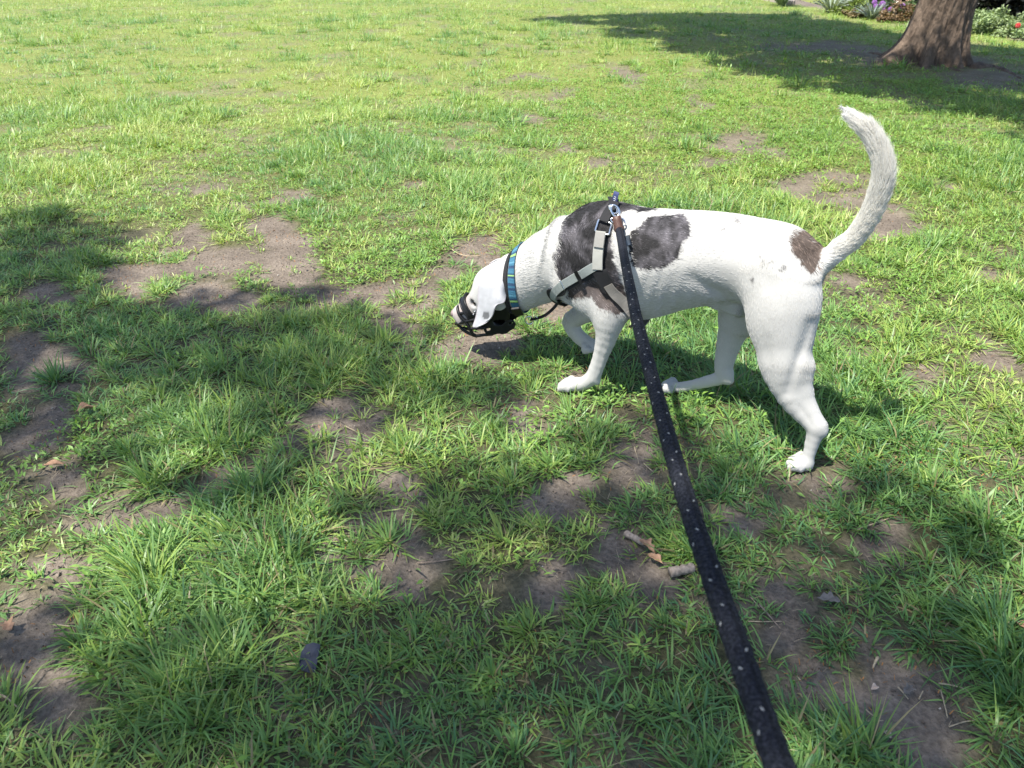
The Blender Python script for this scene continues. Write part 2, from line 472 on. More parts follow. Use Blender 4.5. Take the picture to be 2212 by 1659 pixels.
def surface_nets(f, lo, hi, h):
    lo = np.asarray(lo, float); n = np.ceil((np.asarray(hi) - lo) / h).astype(int) + 1
    gx, gy, gz = (lo[i] + h * np.arange(n[i]) for i in range(3))
    q = 4
    cx, cy, cz = (lo[i] + h * np.arange(0, n[i] + 2 * q, q) for i in range(3))
    Vc = f(np.stack(np.meshgrid(cx, cy, cz, indexing='ij'), -1))
    V = Vc
    for ax in range(3):          # linear in between, refined below
        A = np.moveaxis(V, ax, 0); w = (np.arange(q) / q).reshape((1, q) + (1,) * (A.ndim - 1))
        Bq = (A[:-1, None] * (1 - w) + A[1:, None] * w).reshape((-1,) + A.shape[1:])
        V = np.moveaxis(Bq, 0, ax)
    near = np.abs(Vc) < h * q * 2.2
    near = np.repeat(np.repeat(np.repeat(near, q, 0), q, 1), q, 2)[:n[0], :n[1], :n[2]]
    V = V[:n[0], :n[1], :n[2]].copy()
    ii = np.argwhere(near)
    V[near] = np.concatenate([f(lo + h * c_) for c_ in np.array_split(ii, 1 + len(ii) // 60000)])
    S = V < 0
    c = [S[:-1, :-1, :-1], S[1:, :-1, :-1], S[:-1, 1:, :-1], S[1:, 1:, :-1], S[:-1, :-1, 1:], S[1:, :-1, 1:], S[:-1, 1:, 1:], S[1:, 1:, 1:]]
    cnt = sum(a.astype(np.int8) for a in c)
    cells = np.argwhere((cnt > 0) & (cnt < 8))
    idx = -np.ones(np.array(n) - 1, np.int64); idx[tuple(cells.T)] = np.arange(len(cells))
    corners = np.array([(0, 0, 0), (1, 0, 0), (0, 1, 0), (1, 1, 0), (0, 0, 1), (1, 0, 1), (0, 1, 1), (1, 1, 1)])
    edges = [(0, 1), (2, 3), (4, 5), (6, 7), (0, 2), (1, 3), (4, 6), (5, 7), (0, 4), (1, 5), (2, 6), (3, 7)]
    val = np.stack([V[tuple((cells + k).T)] for k in corners], 1)
    acc = np.zeros((len(cells), 3)); m = np.zeros(len(cells))
    for a, b in edges:
        va, vb = val[:, a], val[:, b]; cr = (va < 0) != (vb < 0)
        t = np.where(cr, va / np.where(cr, va - vb, 1), 0)
        p = corners[a] + t[:, None] * (corners[b] - corners[a])
        acc[cr] += p[cr]; m[cr] += 1
    verts = lo + h * (cells + acc / m[:, None])
    quads = []
    for ax in range(3):
        o = [0, 0, 0]; o[ax] = 1
        sl0 = tuple(slice(None, -1) if k == ax else slice(1, -1) for k in range(3))
        sl1 = tuple(slice(1, None) if k == ax else slice(1, -1) for k in range(3))
        A, B = S[sl0], S[sl1]
        e = np.argwhere(A != B); sgn = A[tuple(e.T)]
        base = e.copy()
        for k in range(3):
            if k != ax: base[:, k] += 1
        u, w = [(1, 2), (2, 0), (0, 1)][ax]
        def cell(du, dw):
            q = base.copy(); q[:, u] -= du; q[:, w] -= dw
            return idx[tuple(q.T)]
        q = np.stack([cell(1, 1), cell(0, 1), cell(0, 0), cell(1, 0)], 1)
        q[~sgn] = q[~sgn][:, ::-1]
        quads.append(q)
    return verts, np.concatenate(quads), V

# coat: white with dark grey merle patches; the patches are outlined on the left flank and mirrored to the right
def in_poly(px, py, poly):
    poly = np.asarray(poly, float); n = len(poly); ins = np.zeros(px.shape, bool)
    for i in range(n):
        x1, y1 = poly[i]; x2, y2 = poly[(i + 1) % n]
        c = ((y1 > py) != (y2 > py)) & (px < (x2 - x1) * (py - y1) / (y2 - y1 + 1e-9) + x1)
        ins ^= c
    return ins
PATCH = [
    [(1270, 425), (1232, 455), (1212, 480), (1203, 520), (1200, 560), (1203, 590), (1213, 608), (1222, 640), (1240, 648), (1262, 640), (1280, 655), (1300, 668), (1330, 679), (1346, 672), (1350, 657),
     (1348, 630), (1334, 590), (1322, 545), (1322, 500), (1332, 470), (1345, 456), (1415, 452), (1418, 425)],
    [(1385, 480), (1400, 468), (1440, 465), (1480, 468), (1490, 480), (1487, 505), (1470, 540), (1450, 570), (1420, 585), (1390, 580), (1365, 575), (1355, 545), (1362, 510)],
    [(1705, 498), (1735, 506), (1760, 518), (1775, 533), (1770, 560), (1762, 580), (1750, 592), (1742, 580), (1730, 560), (1708, 545), (1702, 520)]]
SPOT = [(1590, 478, 7), (1668, 565, 6), (1650, 570, 4), (1687, 578, 7), (1625, 605, 5), (1645, 558, 4), (1560, 500, 4), (1240, 632, 11)]

def coat(P, jit):
    """P (n,3) dog frame; jit: random offsets in picture units (n,2) -> linear rgb, darkness"""
    Q = P.copy(); isb = (Q[:, 0] < 0.2)
    Q[:, 1] = np.where(isb, np.abs(Q[:, 1]), Q[:, 1])
    W = dog_world(Q)
    px, py = proj(W)
    wob = 9.0
    px = px + jit[:, 0] + wob * (fbm(P[:, 0] * 35, P[:, 2] * 35, 3) - 0.5) * 2
    py = py + jit[:, 1] + wob * (fbm(P[:, 0] * 35, P[:, 2] * 35, 9) - 0.5) * 2
    dark = np.zeros(len(P), bool); brown = np.zeros(len(P))
    for i, pl in enumerate(PATCH):
        m = in_poly(px, py, pl); dark |= m
        if i == 2: brown[m] = 1
    brown = np.where((py > 610) & (px > 1220), 0.6, brown)
    lv = np.ones(len(P))
    patch = dark.copy(); spot = np.zeros(len(P), bool)
    for x, y, r in SPOT:
        spot |= ((px - x) ** 2 + (py - y) ** 2 < r * r) & (rng.random(len(P)) < 0.75)
    dark |= spot
    white = np.array([0.475, 0.468, 0.45])
    col = white * (0.94 + 0.10 * fbm(P[:, 0] * 60, P[:, 2] * 90, 21))[:, None]
    # slightly creamier on tail and lower legs
    cream = np.clip((-0.66 - P[:, 0]) / 0.05, 0, 1) * (P[:, 2] > 0.5)
    col = col * (1 - cream[:, None] * np.array([0.0, 0.015, 0.06]))
    n = fbm(P[:, 0] * 40, P[:, 2] * 40, 5)
    g = np.array([0.030, 0.028, 0.031]) * (0.35 + 3.4 * np.clip(n - 0.40, 0, 1) / 0.4)[:, None] + 0.010
    gb = np.array([0.085, 0.066, 0.056]) * (0.5 + 1.2 * n)[:, None]
    dk = g * (1 - brown[:, None]) + gb * brown[:, None]
    col = np.where(dark[:, None], dk, col)
    col = np.where((spot & ~patch)[:, None], 0.5 * dk + 0.5 * white * 0.7, col)
    return col, dark

SK_LO, SK_H = np.array([-0.83, -0.19, -0.02]), 0.0055
verts, quads, SK_V = surface_nets(dog_sdf, SK_LO, (0.52, 0.22, 0.95), SK_H)
dog_sdf_exact = dog_sdf
def dog_sdf(P):
    """the same field read back from its grid"""
    g = (np.asarray(P, float) - SK_LO) / SK_H
    hi_ = np.array(SK_V.shape) - 1.001
    out_ = np.linalg.norm(np.maximum(np.maximum(-g, g - hi_), 0), axis=-1) * SK_H
    g = np.clip(g, 0, hi_); i = g.astype(int); f = g - i
    r = 0
    for a in (0, 1):
        for b in (0, 1):
            for c in (0, 1):
                r = r + SK_V[i[..., 0] + a, i[..., 1] + b, i[..., 2] + c] * (f[..., 0] if a else 1 - f[..., 0]) * (f[..., 1] if b else 1 - f[..., 1]) * (f[..., 2] if c else 1 - f[..., 2])
    return r + out_
vcol, _ = coat(verts, np.zeros((len(verts), 2)))
# pinkish skin on the muzzle
hu = (verts[:, 0] - HEAD_P[0]) * _hc + (verts[:, 1] - HEAD_P[1]) * _hs
snout = np.clip((hu - 0.13) / 0.05, 0, 1)[:, None]
ey = np.minimum(np.linalg.norm(verts - head(0.132, 0.040, 0.212), axis=1), np.linalg.norm(verts - head(0.132, -0.040, 0.212), axis=1))
vcol = vcol * (1 - np.clip(1 - (ey - 0.008) / 0.014, 0, 1)[:, None] * np.array([0.6, 0.66, 0.66]))
vcol = vcol * (1 - snout * np.array([0.10, 0.20, 0.20]))
dog = mesh_np('dog', verts, quads, M['fur'], None, True, np.c_[vcol * 0.82, np.ones(len(vcol))])
dog.location = DOG_O; dog.rotation_euler = (0, 0, DOG_RZ)
tag(dog, 'white dog with dark grey patches and raised tail, sniffing the grass', 'dog')

# ears: curled flaps of skin, rooted in the skull
def on_head(px, py, v):
    """picture coordinates on the plane v metres to the left of the head's middle"""
    n = np.array([-_hs * 1.0, _hc * 1.0, 0]); n = np.array([_c * n[0] - _s * n[1], _s * n[0] + _c * n[1], 0])
    p0 = dog_world(head(0, v, 0.2)); r = ray(px, py); C_ = np.array([0, 0, CAM_H])
    return dog_local(C_ + r * (((p0 - C_) @ n) / (r @ n)))

def ear(name, rows, side, material):
    """rows from root to tip: each a list of (px, py, v) across the flap"""
    C_ = dog_local(np.array([0, 0, CAM_H])); G = []
    for r in rows:
        H_ = hit([(q[0], q[1]) for q in r], 0.007); g = []
        for q, hp_ in zip(r, H_):
            p = on_head(*q)
            g.append(hp_ if np.linalg.norm(hp_ - C_) < np.linalg.norm(p - C_) else p)
        G.append(g)
    A = np.array([spline(r, 5) for r in G])                     # across
    A = np.array([spline(list(A[:, j]), 6) for j in range(A.shape[1])]).transpose(1, 0, 2)
    if side < 0:                                                # mirror in the head's middle plane
        n = np.array([-_hs, _hc, 0]); d = ((A - HEAD_P) * np.array([1, 1, 0])) @ n
        A = A - 2 * d[..., None] * n
    r, c = A.shape[:2]
    f = np.array([(i * c + j, i * c + j + 1, (i + 1) * c + j + 1, (i + 1) * c + j) for i in range(r - 1) for j in range(c - 1)])
    V = A.reshape(-1, 3)
    colr = np.tile(np.array([0.43, 0.43, 0.45]), (len(V), 1))
    pxx, pyy = proj(dog_world(V))
    sp = ((pxx - 1051) / 7) ** 2 + ((pyy - 681) / 9) ** 2 < 1
    if side > 0: colr[sp] *= 0.35
    rim = np.zeros((r, c)); rim[:, 0] = rim[:, -1] = 1; rim[:, 1] = rim[:, -2] = 0.5; rim[-4:] = 0.4  # pinkish edges, also darkened in colour as shading of the ear's folds
    colr = colr * (1 - rim.reshape(-1, 1) * np.array([0.16, 0.24, 0.22])) * (0.86 + 0.28 * fbm(V[:, 0] * 90, V[:, 2] * 90, 8))[:, None]
    o = mesh_np(name, V, f, material, dog, True, np.c_[colr, np.ones(len(V))])
    s = o.modifiers.new('skin', 'SOLIDIFY'); s.thickness = 0.0045; s.offset = 0
    u = o.modifiers.new('sub', 'SUBSURF'); u.levels = 1; u.render_levels = 1
    return o
EAR_ROWS = [
    [(1046, 588, 0.040), (1060, 584, 0.050), (1074, 588, 0.054), (1088, 598, 0.052), (1097, 610, 0.046)],
    [(1035, 610, 0.056), (1050, 609, 0.074), (1067, 611, 0.086), (1083, 620, 0.086), (1094, 632, 0.074)],
    [(1032, 638, 0.060), (1046, 638, 0.076), (1062, 640, 0.092), (1077, 645, 0.102), (1090, 653, 0.100)],
    [(1032, 660, 0.062), (1042, 661, 0.072), (1053, 663, 0.084), (1064, 663, 0.095), (1073, 660, 0.104)],
    [(1028, 682, 0.062), (1037, 685, 0.068), (1047, 687, 0.075), (1056, 687, 0.083), (1064, 683, 0.092)],
    [(1023, 698, 0.063), (1029, 702, 0.067), (1036, 703, 0.070), (1043, 701, 0.074), (1050, 696, 0.080)],
    [(1021, 705, 0.064), (1022, 706, 0.065), (1024, 707, 0.066), (1026, 707, 0.067), (1028, 706, 0.068)]]
ear('ear', EAR_ROWS, 1, M['fur'])
ear('ear', EAR_ROWS, -1, M['fur'])
for s in (-1, 1):
    mb = MB(); mb.ball(head(0.132, s * 0.037, 0.209), 0.0095, 14, 10); e = mb.build('eye', M['eye'], dog)
mb = MB(); mb.ball(head(0.214, 0, 0.146), 0.0165, 14, 10, (0.8, 1.15, 0.85)); mb.build('nose', M['nose'], dog)

# coat hair
def tri_points(V, F, N):
    a, b, c, d = (V[F[:, k]] for k in range(4))
    ar = np.linalg.norm(np.cross(b - a, c - a), axis=1) + np.linalg.norm(np.cross(c - a, d - a), axis=1)
    i = rng.choice(len(F), N, p=ar / ar.sum())
    u, w = rng.random(N)[:, None], rng.random(N)[:, None]
    n = np.cross(b - a, c - a)[i]
    return (a[i] * (1 - u) + b[i] * u) * (1 - w) + (d[i] * (1 - u) + c[i] * u) * w, VN[F[i, 0]] * 0.25 + VN[F[i, 1]] * 0.25 + VN[F[i, 2]] * 0.25 + VN[F[i, 3]] * 0.25
VN = np.empty(len(verts) * 3, np.float32); dog.data.vertices.foreach_get('normal', VN); VN = VN.reshape(-1, 3).astype(float)
def tri_tail(V, F, N):
    cen = V[F].mean(1); m = (cen[:, 0] < -0.665) & (cen[:, 2] > 0.545)
    return tri_points(V, F[m], N)
HAIR_N = 270000
_r1 = tri_points(verts, quads, HAIR_N - 26000); _r2 = tri_tail(verts, quads, 26000)
R = np.concatenate([_r1[0], _r2[0]]); Nn = np.concatenate([_r1[1], _r2[1]])
Nn /= np.linalg.norm(Nn, axis=1, keepdims=True) + 1e-9
segs = []
def add_flow(pts, rev=False):
    A = np.array([p[:3] for p in pts], float); r = np.array([p[3] for p in pts])
    T = np.gradient(A, axis=0); T /= np.linalg.norm(T, axis=1, keepdims=True)
    if rev: T = -T
    for i in range(len(A) - 1): segs.append((A[i], A[i + 1], r[i], r[i + 1], T[i], T[i + 1]))
add_flow(NECK, True)
for c_ in (TAIL, REAR_NEAR, REAR_FAR, FRONT_NEAR, FRONT_FAR): add_flow(c_)
add_flow([(0.0, 0, 0.42, 0.13), (-0.2, 0, 0.40, 0.14), (-0.4, 0, 0.46, 0.12), (-0.6, 0, 0.50, 0.09)])
add_flow([(*head(0.21, 0, 0.14), 0.02), (*head(0.12, 0, 0.20), 0.045), (*head(0.04, 0, 0.28), 0.066)])
acc = np.zeros((HAIR_N, 3))
for a, b, r0, r1, t0, t1 in segs:
    ba = b - a; t = np.clip(((R - a) @ ba) / (ba @ ba), 0, 1)
    dist = np.linalg.norm(R - a - t[:, None] * ba, axis=1) - (r0 + (r1 - r0) * t)
    w = np.exp(-np.clip(dist + 0.03, 0, 1) / 0.012)
    acc += w[:, None] * (t0 * (1 - t[:, None]) + t1 * t[:, None])
acc /= np.linalg.norm(acc, axis=1, keepdims=True) + 1e-9
flow = acc + np.array([0, 0, -0.25])
flow = flow - Nn * (flow * Nn).sum(1)[:, None]
flow /= np.linalg.norm(flow, axis=1, keepdims=True) + 1e-9
x_, z_ = R[:, 0], R[:, 2]
def ss(v, a, b):
    t = np.clip((v - a) / (b - a), 0, 1); return t * t * (3 - 2 * t)
hu = (R[:, 0] - HEAD_P[0]) * _hc + (R[:, 1] - HEAD_P[1]) * _hs
L_ = 0.0034 + 0.0066 * ss(z_, 0.06, 0.30)
L_ = L_ + 0.004 * ss(x_, -0.02, 0.08) * (1 - ss(hu, -0.06, 0.03))
L_ = L_ * (1 - 0.55 * ss(hu, -0.01, 0.05)) * (1 - 0.5 * ss(hu, 0.10, 0.15))
tl = (x_ < -0.66) & (z_ > 0.535)
L_ = np.where(tl, 0.013 + 0.020 * ss(z_, 0.56, 0.74), L_)
L_ = np.where(tl, L_ * (1 - 0.55 * ss(z_, 0.84, 0.90)), L_)
L_ = L_ + 0.006 * ss(-x_, 0.68, 0.72) * ss(z_, 0.24, 0.32) * (1 - ss(z_, 0.45, 0.52))
L_ *= np.where(tl, rng.uniform(0.6, 1.25, HAIR_N), rng.uniform(0.8, 1.15, HAIR_N))
lift = np.where(tl, 0.20, 0.075) * rng.uniform(0.5, 1.6, HAIR_N)
hair_dir = flow + Nn * lift[:, None] + rng.normal(0, 1, (HAIR_N, 3)) * np.where(tl, 0.09, 0.055)[:, None]
hair_dir /= np.linalg.norm(hair_dir, axis=1, keepdims=True)
K = 4
pos = np.empty((HAIR_N, K, 3)); 
for k in range(K):
    t = k / (K - 1)
    pos[:, k] = R + (hair_dir * t + (flow - Nn * 0.12) * 0.35 * t * t) * L_[:, None] - Nn * 0.0006
hcol, hdark = coat(R, rng.normal(0, 3.2, (HAIR_N, 2)))
mer = rng.random(HAIR_N)
hcol = np.where(hdark[:, None], hcol * np.where(mer < 0.22, 3.2, rng.uniform(0.5, 1.3, HAIR_N))[:, None], hcol * np.where(tl, 1.6, np.where(hu > 0.0, 0.95, 1.08))[:, None] * rng.uniform(0.93, 1.07, HAIR_N)[:, None])  # hair colour carries light: tail raised for bounce, head lowered for soft shading
hc = bpy.data.hair_curves.new('fur')
hc.add_curves([K] * HAIR_N)
hc.points.foreach_set('position', pos.astype(np.float32).ravel())
rad = np.tile(np.array([0.00034, 0.00032, 0.00025, 0.00006], np.float32), HAIR_N)
hc.points.foreach_set('radius', rad)
ca = hc.attributes.new('col', 'FLOAT_COLOR', 'CURVE')
ca.data.foreach_set('color', np.c_[hcol, np.ones(HAIR_N)].astype(np.float32).ravel())
M['hair'] = attr_mat('dog_hair', 0.7, 0.2, 0.12, (1, 1, 1)); hc.materials.append(M['hair'])
fur = link(bpy.data.objects.new('fur', hc), dog)
# ------------------------------------------------------------------ what the dog wears
def on_side(px, py, y):
    """picture coordinates on the upright plane y metres to the left of the dog's middle"""
    n = np.array([-_s, _c, 0.0]); p0 = dog_world(np.array([0, y, 0.3])); C_ = np.array([0, 0, CAM_H]); r = ray(px, py)
    return dog_local(C_ + r * (((p0 - C_) @ n) / (r @ n)))

def worn(name, label, cat):
    e = empty(name, DOG_O, DOG_RZ); tag(e, label, cat); return e

def web_mat(name, col, ribs=420.0, rough=0.8):
    """woven webbing: cross ribs as fine relief"""
    m, nt, b = new_mat(name)
    at_ = nt.nodes.new('ShaderNodeAttribute'); at_.attribute_name = 'along'
    mu = nt.nodes.new('ShaderNodeMath'); mu.operation = 'MULTIPLY'; mu.inputs[1].default_value = ribs * 6.283
    si = nt.nodes.new('ShaderNodeMath'); si.operation = 'SINE'
    nt.links.new(at_.outputs['Fac'], mu.inputs[0]); nt.links.new(mu.outputs[0], si.inputs[0])
    mr = nt.nodes.new('ShaderNodeMapRange'); mr.inputs['From Min'].default_value = -1
    nt.links.new(si.outputs[0], mr.inputs['Value'])
    mx = nt.nodes.new('ShaderNodeMix'); mx.data_type = 'RGBA'
    mx.inputs['A'].default_value = (*[c * 0.72 for c in col], 1); mx.inputs['B'].default_value = (*col, 1)
    nt.links.new(mr.outputs[0], mx.inputs['Factor']); nt.links.new(mx.outputs['Result'], b.inputs['Base Color'])
    bp = nt.nodes.new('ShaderNodeBump'); bp.inputs['Strength'].default_value = 0.6; bp.inputs['Distance'].default_value = 0.001
    nt.links.new(mr.outputs[0], bp.inputs['Height']); nt.links.new(bp.outputs['Normal'], b.inputs['Normal'])
    b.inputs['Roughness'].default_value = rough
    return m

def stripe_mat(name, stops, rough=0.7):
    """woven stripes across a band, by the distance along it"""
    m, nt, b = new_mat(name)
    at_ = nt.nodes.new('ShaderNodeAttribute'); at_.attribute_name = 'along'
    mo = nt.nodes.new('ShaderNodeMath'); mo.operation = 'FRACT'
    mu = nt.nodes.new('ShaderNodeMath'); mu.operation = 'MULTIPLY'; mu.inputs[1].default_value = 1 / 0.150
    nt.links.new(at_.outputs['Fac'], mu.inputs[0]); nt.links.new(mu.outputs[0], mo.inputs[0])
    rp = nt.nodes.new('ShaderNodeValToRGB'); rp.color_ramp.interpolation = 'CONSTANT'
    el = rp.color_ramp.elements
    while len(el) < len(stops): el.new(0.5)
    for e, (p, c) in zip(el, stops): e.position = p; e.color = (*c, 1)
    nt.links.new(mo.outputs[0], rp.inputs['Fac']); nt.links.new(rp.outputs['Color'], b.inputs['Base Color'])
    b.inputs['Roughness'].default_value = rough
    return m

def strap(name, P, N, width, thick, material, parent, closed=False):
    P = [np.asarray(p, float) for p in P]
    mb = MB(); mb.ribbon(P, N, width, thick, closed)
    o = mb.build(name, material, parent, False)
    s = np.concatenate([[0], np.cumsum([np.linalg.norm(P[i + 1] - P[i]) for i in range(len(P) - 1)])])
    a = o.data.attributes.new('along', 'FLOAT', 'POINT'); a.data.foreach_set('value', np.repeat(s, 6).astype(np.float32))
    return o

def skin_path(pxs, off, n=8, extra_before=(), extra_after=()):
    """centre line on the skin: picture points on our side, then points of the dog frame beyond"""
    P = list(extra_before) + list(hit(pxs, off)) + list(extra_after)
    S = np.array(spline(P, n))
    Q, N = to_skin(S, off, 5)
    for _ in range(3):       # even out kinks
        Q[1:-1] = 0.25 * Q[:-2] + 0.5 * Q[1:-1] + 0.25 * Q[2:]
    Q2, N = to_skin(Q, off, 3)
    return list(Q2), list(N)

def neck_loop(px_top, px_bot, shift, off, n=56):
    T = hit([px_top])[0]; B = hit([px_bot])[0]
    T[1] = B[1] = 0.021
    c = (T + B) / 2; e1 = (T - B) / np.linalg.norm(T - B)
    e2 = np.array([-math.sin(HEAD_YAW / 2), math.cos(HEAD_YAW / 2), 0]); e2 -= e1 * (e1 @ e2); e2 /= np.linalg.norm(e2)
    ax = np.cross(e1, e2)
    c = c + ax * shift
    an = 2 * math.pi * np.arange(n) / n
    dv = np.cos(an)[:, None] * e1 + np.sin(an)[:, None] * e2
    lo, hi = np.zeros(n), np.full(n, 0.2)
    for _ in range(16):
        mid = (lo + hi) / 2; ins = dog_sdf(c + dv * mid[:, None]) < off
        lo = np.where(ins, mid, lo); hi = np.where(ins, hi, mid)
    out = c + dv * hi[:, None]
    for _ in range(4): out = 0.25 * np.roll(out, 1, 0) + 0.5 * out + 0.25 * np.roll(out, -1, 0)
    N = sdf_grad(out)
    return list(out), list(N), c, e1, e2, ax

# collar ---------------------------------------------------------------
TEAL = (0.028, 0.115, 0.185); NAVY = (0.012, 0.042, 0.095); LIME = (0.20, 0.36, 0.11); SKYB = (0.07, 0.20, 0.28)
M['collar'] = stripe_mat('striped_collar_webbing', [(0, NAVY), (0.06, TEAL), (0.16, SKYB), (0.19, TEAL), (0.24, NAVY), (0.29, LIME), (0.345, NAVY), (0.37, TEAL), (0.46, SKYB), (0.49, TEAL), (0.54, NAVY),
                                                       (0.60, TEAL), (0.70, NAVY), (0.73, LIME), (0.755, NAVY), (0.80, TEAL), (0.90, NAVY), (0.96, TEAL)])
collar = worn('dog_collar', 'blue collar with green and teal stripes round the dog\'s neck', 'collar')
LP, LN, cc, ce1, ce2, cax = neck_loop((1107, 562), (1123, 672), 0.0, 0.006)
strap('band', LP + [LP[0]], LN + [LN[0]], 0.026, 0.003, M['collar'], collar)
def on_loop(a, out=0.0):
    i = int(round(a / (2 * math.pi) * len(LP))) % len(LP)
    return LP[i] + LN[i] * out, LN[i], i
p, n_, i = on_loop(math.radians(140), 0.006)
t_ = LP[(i + 1) % len(LP)] - LP[i - 1]; t_ /= np.linalg.norm(t_); w_ = np.cross(n_, t_)
mb = MB(); mb.box(p, t_ * 0.022, w_ * 0.015, n_ * 0.005); mb.build('buckle', M['black_rubber'], collar, False, 0.003)
p2, n2, i2 = on_loop(math.radians(168), 0.006)
M['brass'] = plain('brass_plate', (0.35, 0.30, 0.17), 0.4, 0.7)
t2 = LP[(i2 + 1) % len(LP)] - LP[i2 - 1]; t2 /= np.linalg.norm(t2); w2 = np.cross(n2, t2)
mb = MB(); mb.box(p2, t2 * 0.014, w2 * 0.011, n2 * 0.0015); mb.build('name_plate', M['brass'], collar, False, 0.001)
ring_c = on_side(1143, 692, 0.03)
mb = MB(); mb.tube([ring_c + 0.014 * (math.cos(a) * np.array([0.8, 0.5, 0.1]) + math.sin(a) * np.array([0, 0, 1])) for a in np.linspace(0, 2 * math.pi, 20)[:-1]], 0.0024, 6, True)
mb.build('ring', M['steel'], collar)

# harness --------------------------------------------------------------
M['grey_web'] = web_mat('silver_grey_webbing', (0.36, 0.36, 0.33), 330)
M['grey_web_smooth'] = web_mat('smooth_grey_webbing', (0.27, 0.30, 0.29), 700)
M['pale_web'] = web_mat('pale_webbing', (0.30, 0.29, 0.27), 500)
harness = worn('dog_harness', 'grey and black webbing harness buckled round the dog\'s chest', 'harness')
# back strap over the withers, black
P, N = skin_path([(1305, 482), (1311, 468), (1318, 455), (1327, 443)], 0.007, 6, (), ((-0.055, -0.025, 0.572), (-0.045, -0.06, 0.545), (-0.04, -0.1, 0.50)))
strap('back_strap', P, N, 0.028, 0.004, M['black_web'], harness)
# rectangular steel link between back strap and side strap
cor = hit([(1293.6, 474), (1285.5, 500), (1315, 508), (1322, 483)], 0.013)
loop = []
for k in range(4):
    a, b = cor[k], cor[(k + 1) % 4]
    for t in (0.12, 0.5, 0.88): loop.append(a * (1 - t) + b * t)
mb = MB(); mb.tube(spline(loop, 3, True), 0.0031, 8, True); mb.build('steel_link', M['steel'], harness)
# side strap, grey, ribbed, with a stitched box at the top
P, N = skin_path([(1300.5, 501), (1298.5, 515), (1296.5, 530), (1294.5, 550), (1294, 566), (1294, 580)], 0.012, 7)
strap('side_strap', P, N, 0.031, 0.0045, M['grey_web'], harness)
P, N = skin_path([(1300, 503), (1298, 516), (1297, 526), (1296, 534)], 0.016, 6)
strap('stitched_fold', P, N, 0.030, 0.0045, M['pale_web'], harness)
# chest strap, grey, from the side strap forwards to the breast
CH = [(1300, 568), (1286, 575), (1272, 582), (1258, 590), (1245, 597.5), (1232, 605.5), (1220, 613)]
P, N = skin_path(CH, 0.010, 6, (), (on_side(1211, 621, 0.05),))
strap('chest_strap', P, N, 0.0255, 0.004, M['grey_web_smooth'], harness)
P, N = skin_path([(1297, 582), (1281, 590), (1266, 597), (1252, 605), (1240, 612), (1228, 619)], 0.006, 6)
strap('chest_padding', P, N, 0.022, 0.004, M['black_web'], harness)
K0 = hit([(1247, 586), (1252, 597), (1258, 608)], 0.016)
Pk, Nk = skin_path([(1246, 583), (1252, 596), (1259, 610)], 0.0145, 5)
strap('keeper', Pk, Nk, 0.011, 0.004, M['black_rubber'], harness)
Pk, Nk = skin_path([(1213, 603), (1218, 613), (1223, 624)], 0.0155, 5)
mb = MB(); mb.tube(Pk, 0.0018, 6); mb.build('slider', M['steel'], harness)
# breast strap round the front of the chest (black) and the far side
P, N = skin_path([(1221, 616), (1211, 630)], 0.008, 6, (), ((0.085, 0.03, 0.335), (0.09, -0.01, 0.33), (0.07, -0.06, 0.36), (0.0, -0.11, 0.42), (-0.09, -0.115, 0.48)))
strap('breast_strap', P, N, 0.028, 0.004, M['black_web'], harness)
# girth strap behind the elbow: black above, grey below, round under the ribs
P, N = skin_path([(1299, 583), (1306, 597), (1314, 611), (1321, 622)], 0.008, 7)
strap('girth_padding', P, N, 0.048, 0.006, M['black_web'], harness)
P, N = skin_path([(1316, 613), (1324, 625), (1333, 637), (1344, 650), (1360, 668)], 0.012, 6, (), ((-0.185, 0.06, 0.265), (-0.19, 0.0, 0.248), (-0.185, -0.06, 0.265), (-0.15, -0.12, 0.36), (-0.11, -0.125, 0.45)))
M['shaded_girth_web'] = web_mat('shaded_pale_webbing', (0.17, 0.16, 0.145), 500)  # pale webbing again, its colour darkened for the shade it lies in
strap('girth_strap', P, N, 0.030, 0.0035, M['shaded_girth_web'], harness)
# steel D-ring on the withers and the navy label beside it
dc = hit([(1325, 452)], 0.022)[0]
dx = on_side(1331, 462, dc[1]) - on_side(1318, 446, dc[1])
dx = dx / np.linalg.norm(dx)
loop = [dc + 0.0135 * (math.cos(a) * dx + 0.72 * math.sin(a) * np.array([0.35, 0.75, -0.45])) for a in np.linspace(0, 2 * math.pi, 22)[:-1]]
mb = MB(); mb.tube(loop, 0.0028, 8, True); mb.build('d_ring', M['steel'], harness)
g0, g1 = on_side(1327, 446, 0.012), on_side(1332.5, 414, 0.012)
gw = np.array([0.93, -0.25, 0.1]); gu = (g1 - g0)
lab = tag_ = MB(); lab.ribbon([g0 + gu * t + np.array([0, 0.004 * math.sin(3 * t), 0]) for t in np.linspace(0, 1, 6)], [np.array([0.25, 0.95, 0.15])] * 6, 0.0195, 0.0016)
lo = lab.build('label', M['navy'], harness)
mk = MB()
for q_, ww in ((0.30, 0.009), (0.42, 0.006), (0.54, 0.009), (0.66, 0.007)):
    c0 = g0 + gu * q_ + np.array([0.25, 0.95, 0.15]) * 0.0016 + np.array([0, 0.004 * math.sin(3 * q_), 0])
    mk.ribbon([c0 - gu / np.linalg.norm(gu) * 0.0009, c0 + gu / np.linalg.norm(gu) * 0.0009], [np.array([0.25, 0.95, 0.15])] * 2, ww, 0.0006)
mk.build('woven_mark', M['white_print'], lo)
# small glossy dark blue piece beside the leash, modelled as a buckle
M['dark_plastic'] = plain('dark_blue_plastic', (0.035, 0.045, 0.06), 0.25, 0, 0.5)
bk, bn = skin_path([(1357, 512), (1359, 521), (1362, 532)], 0.012, 3)
strap('buckle', bk, bn, 0.017, 0.009, M['dark_plastic'], harness)

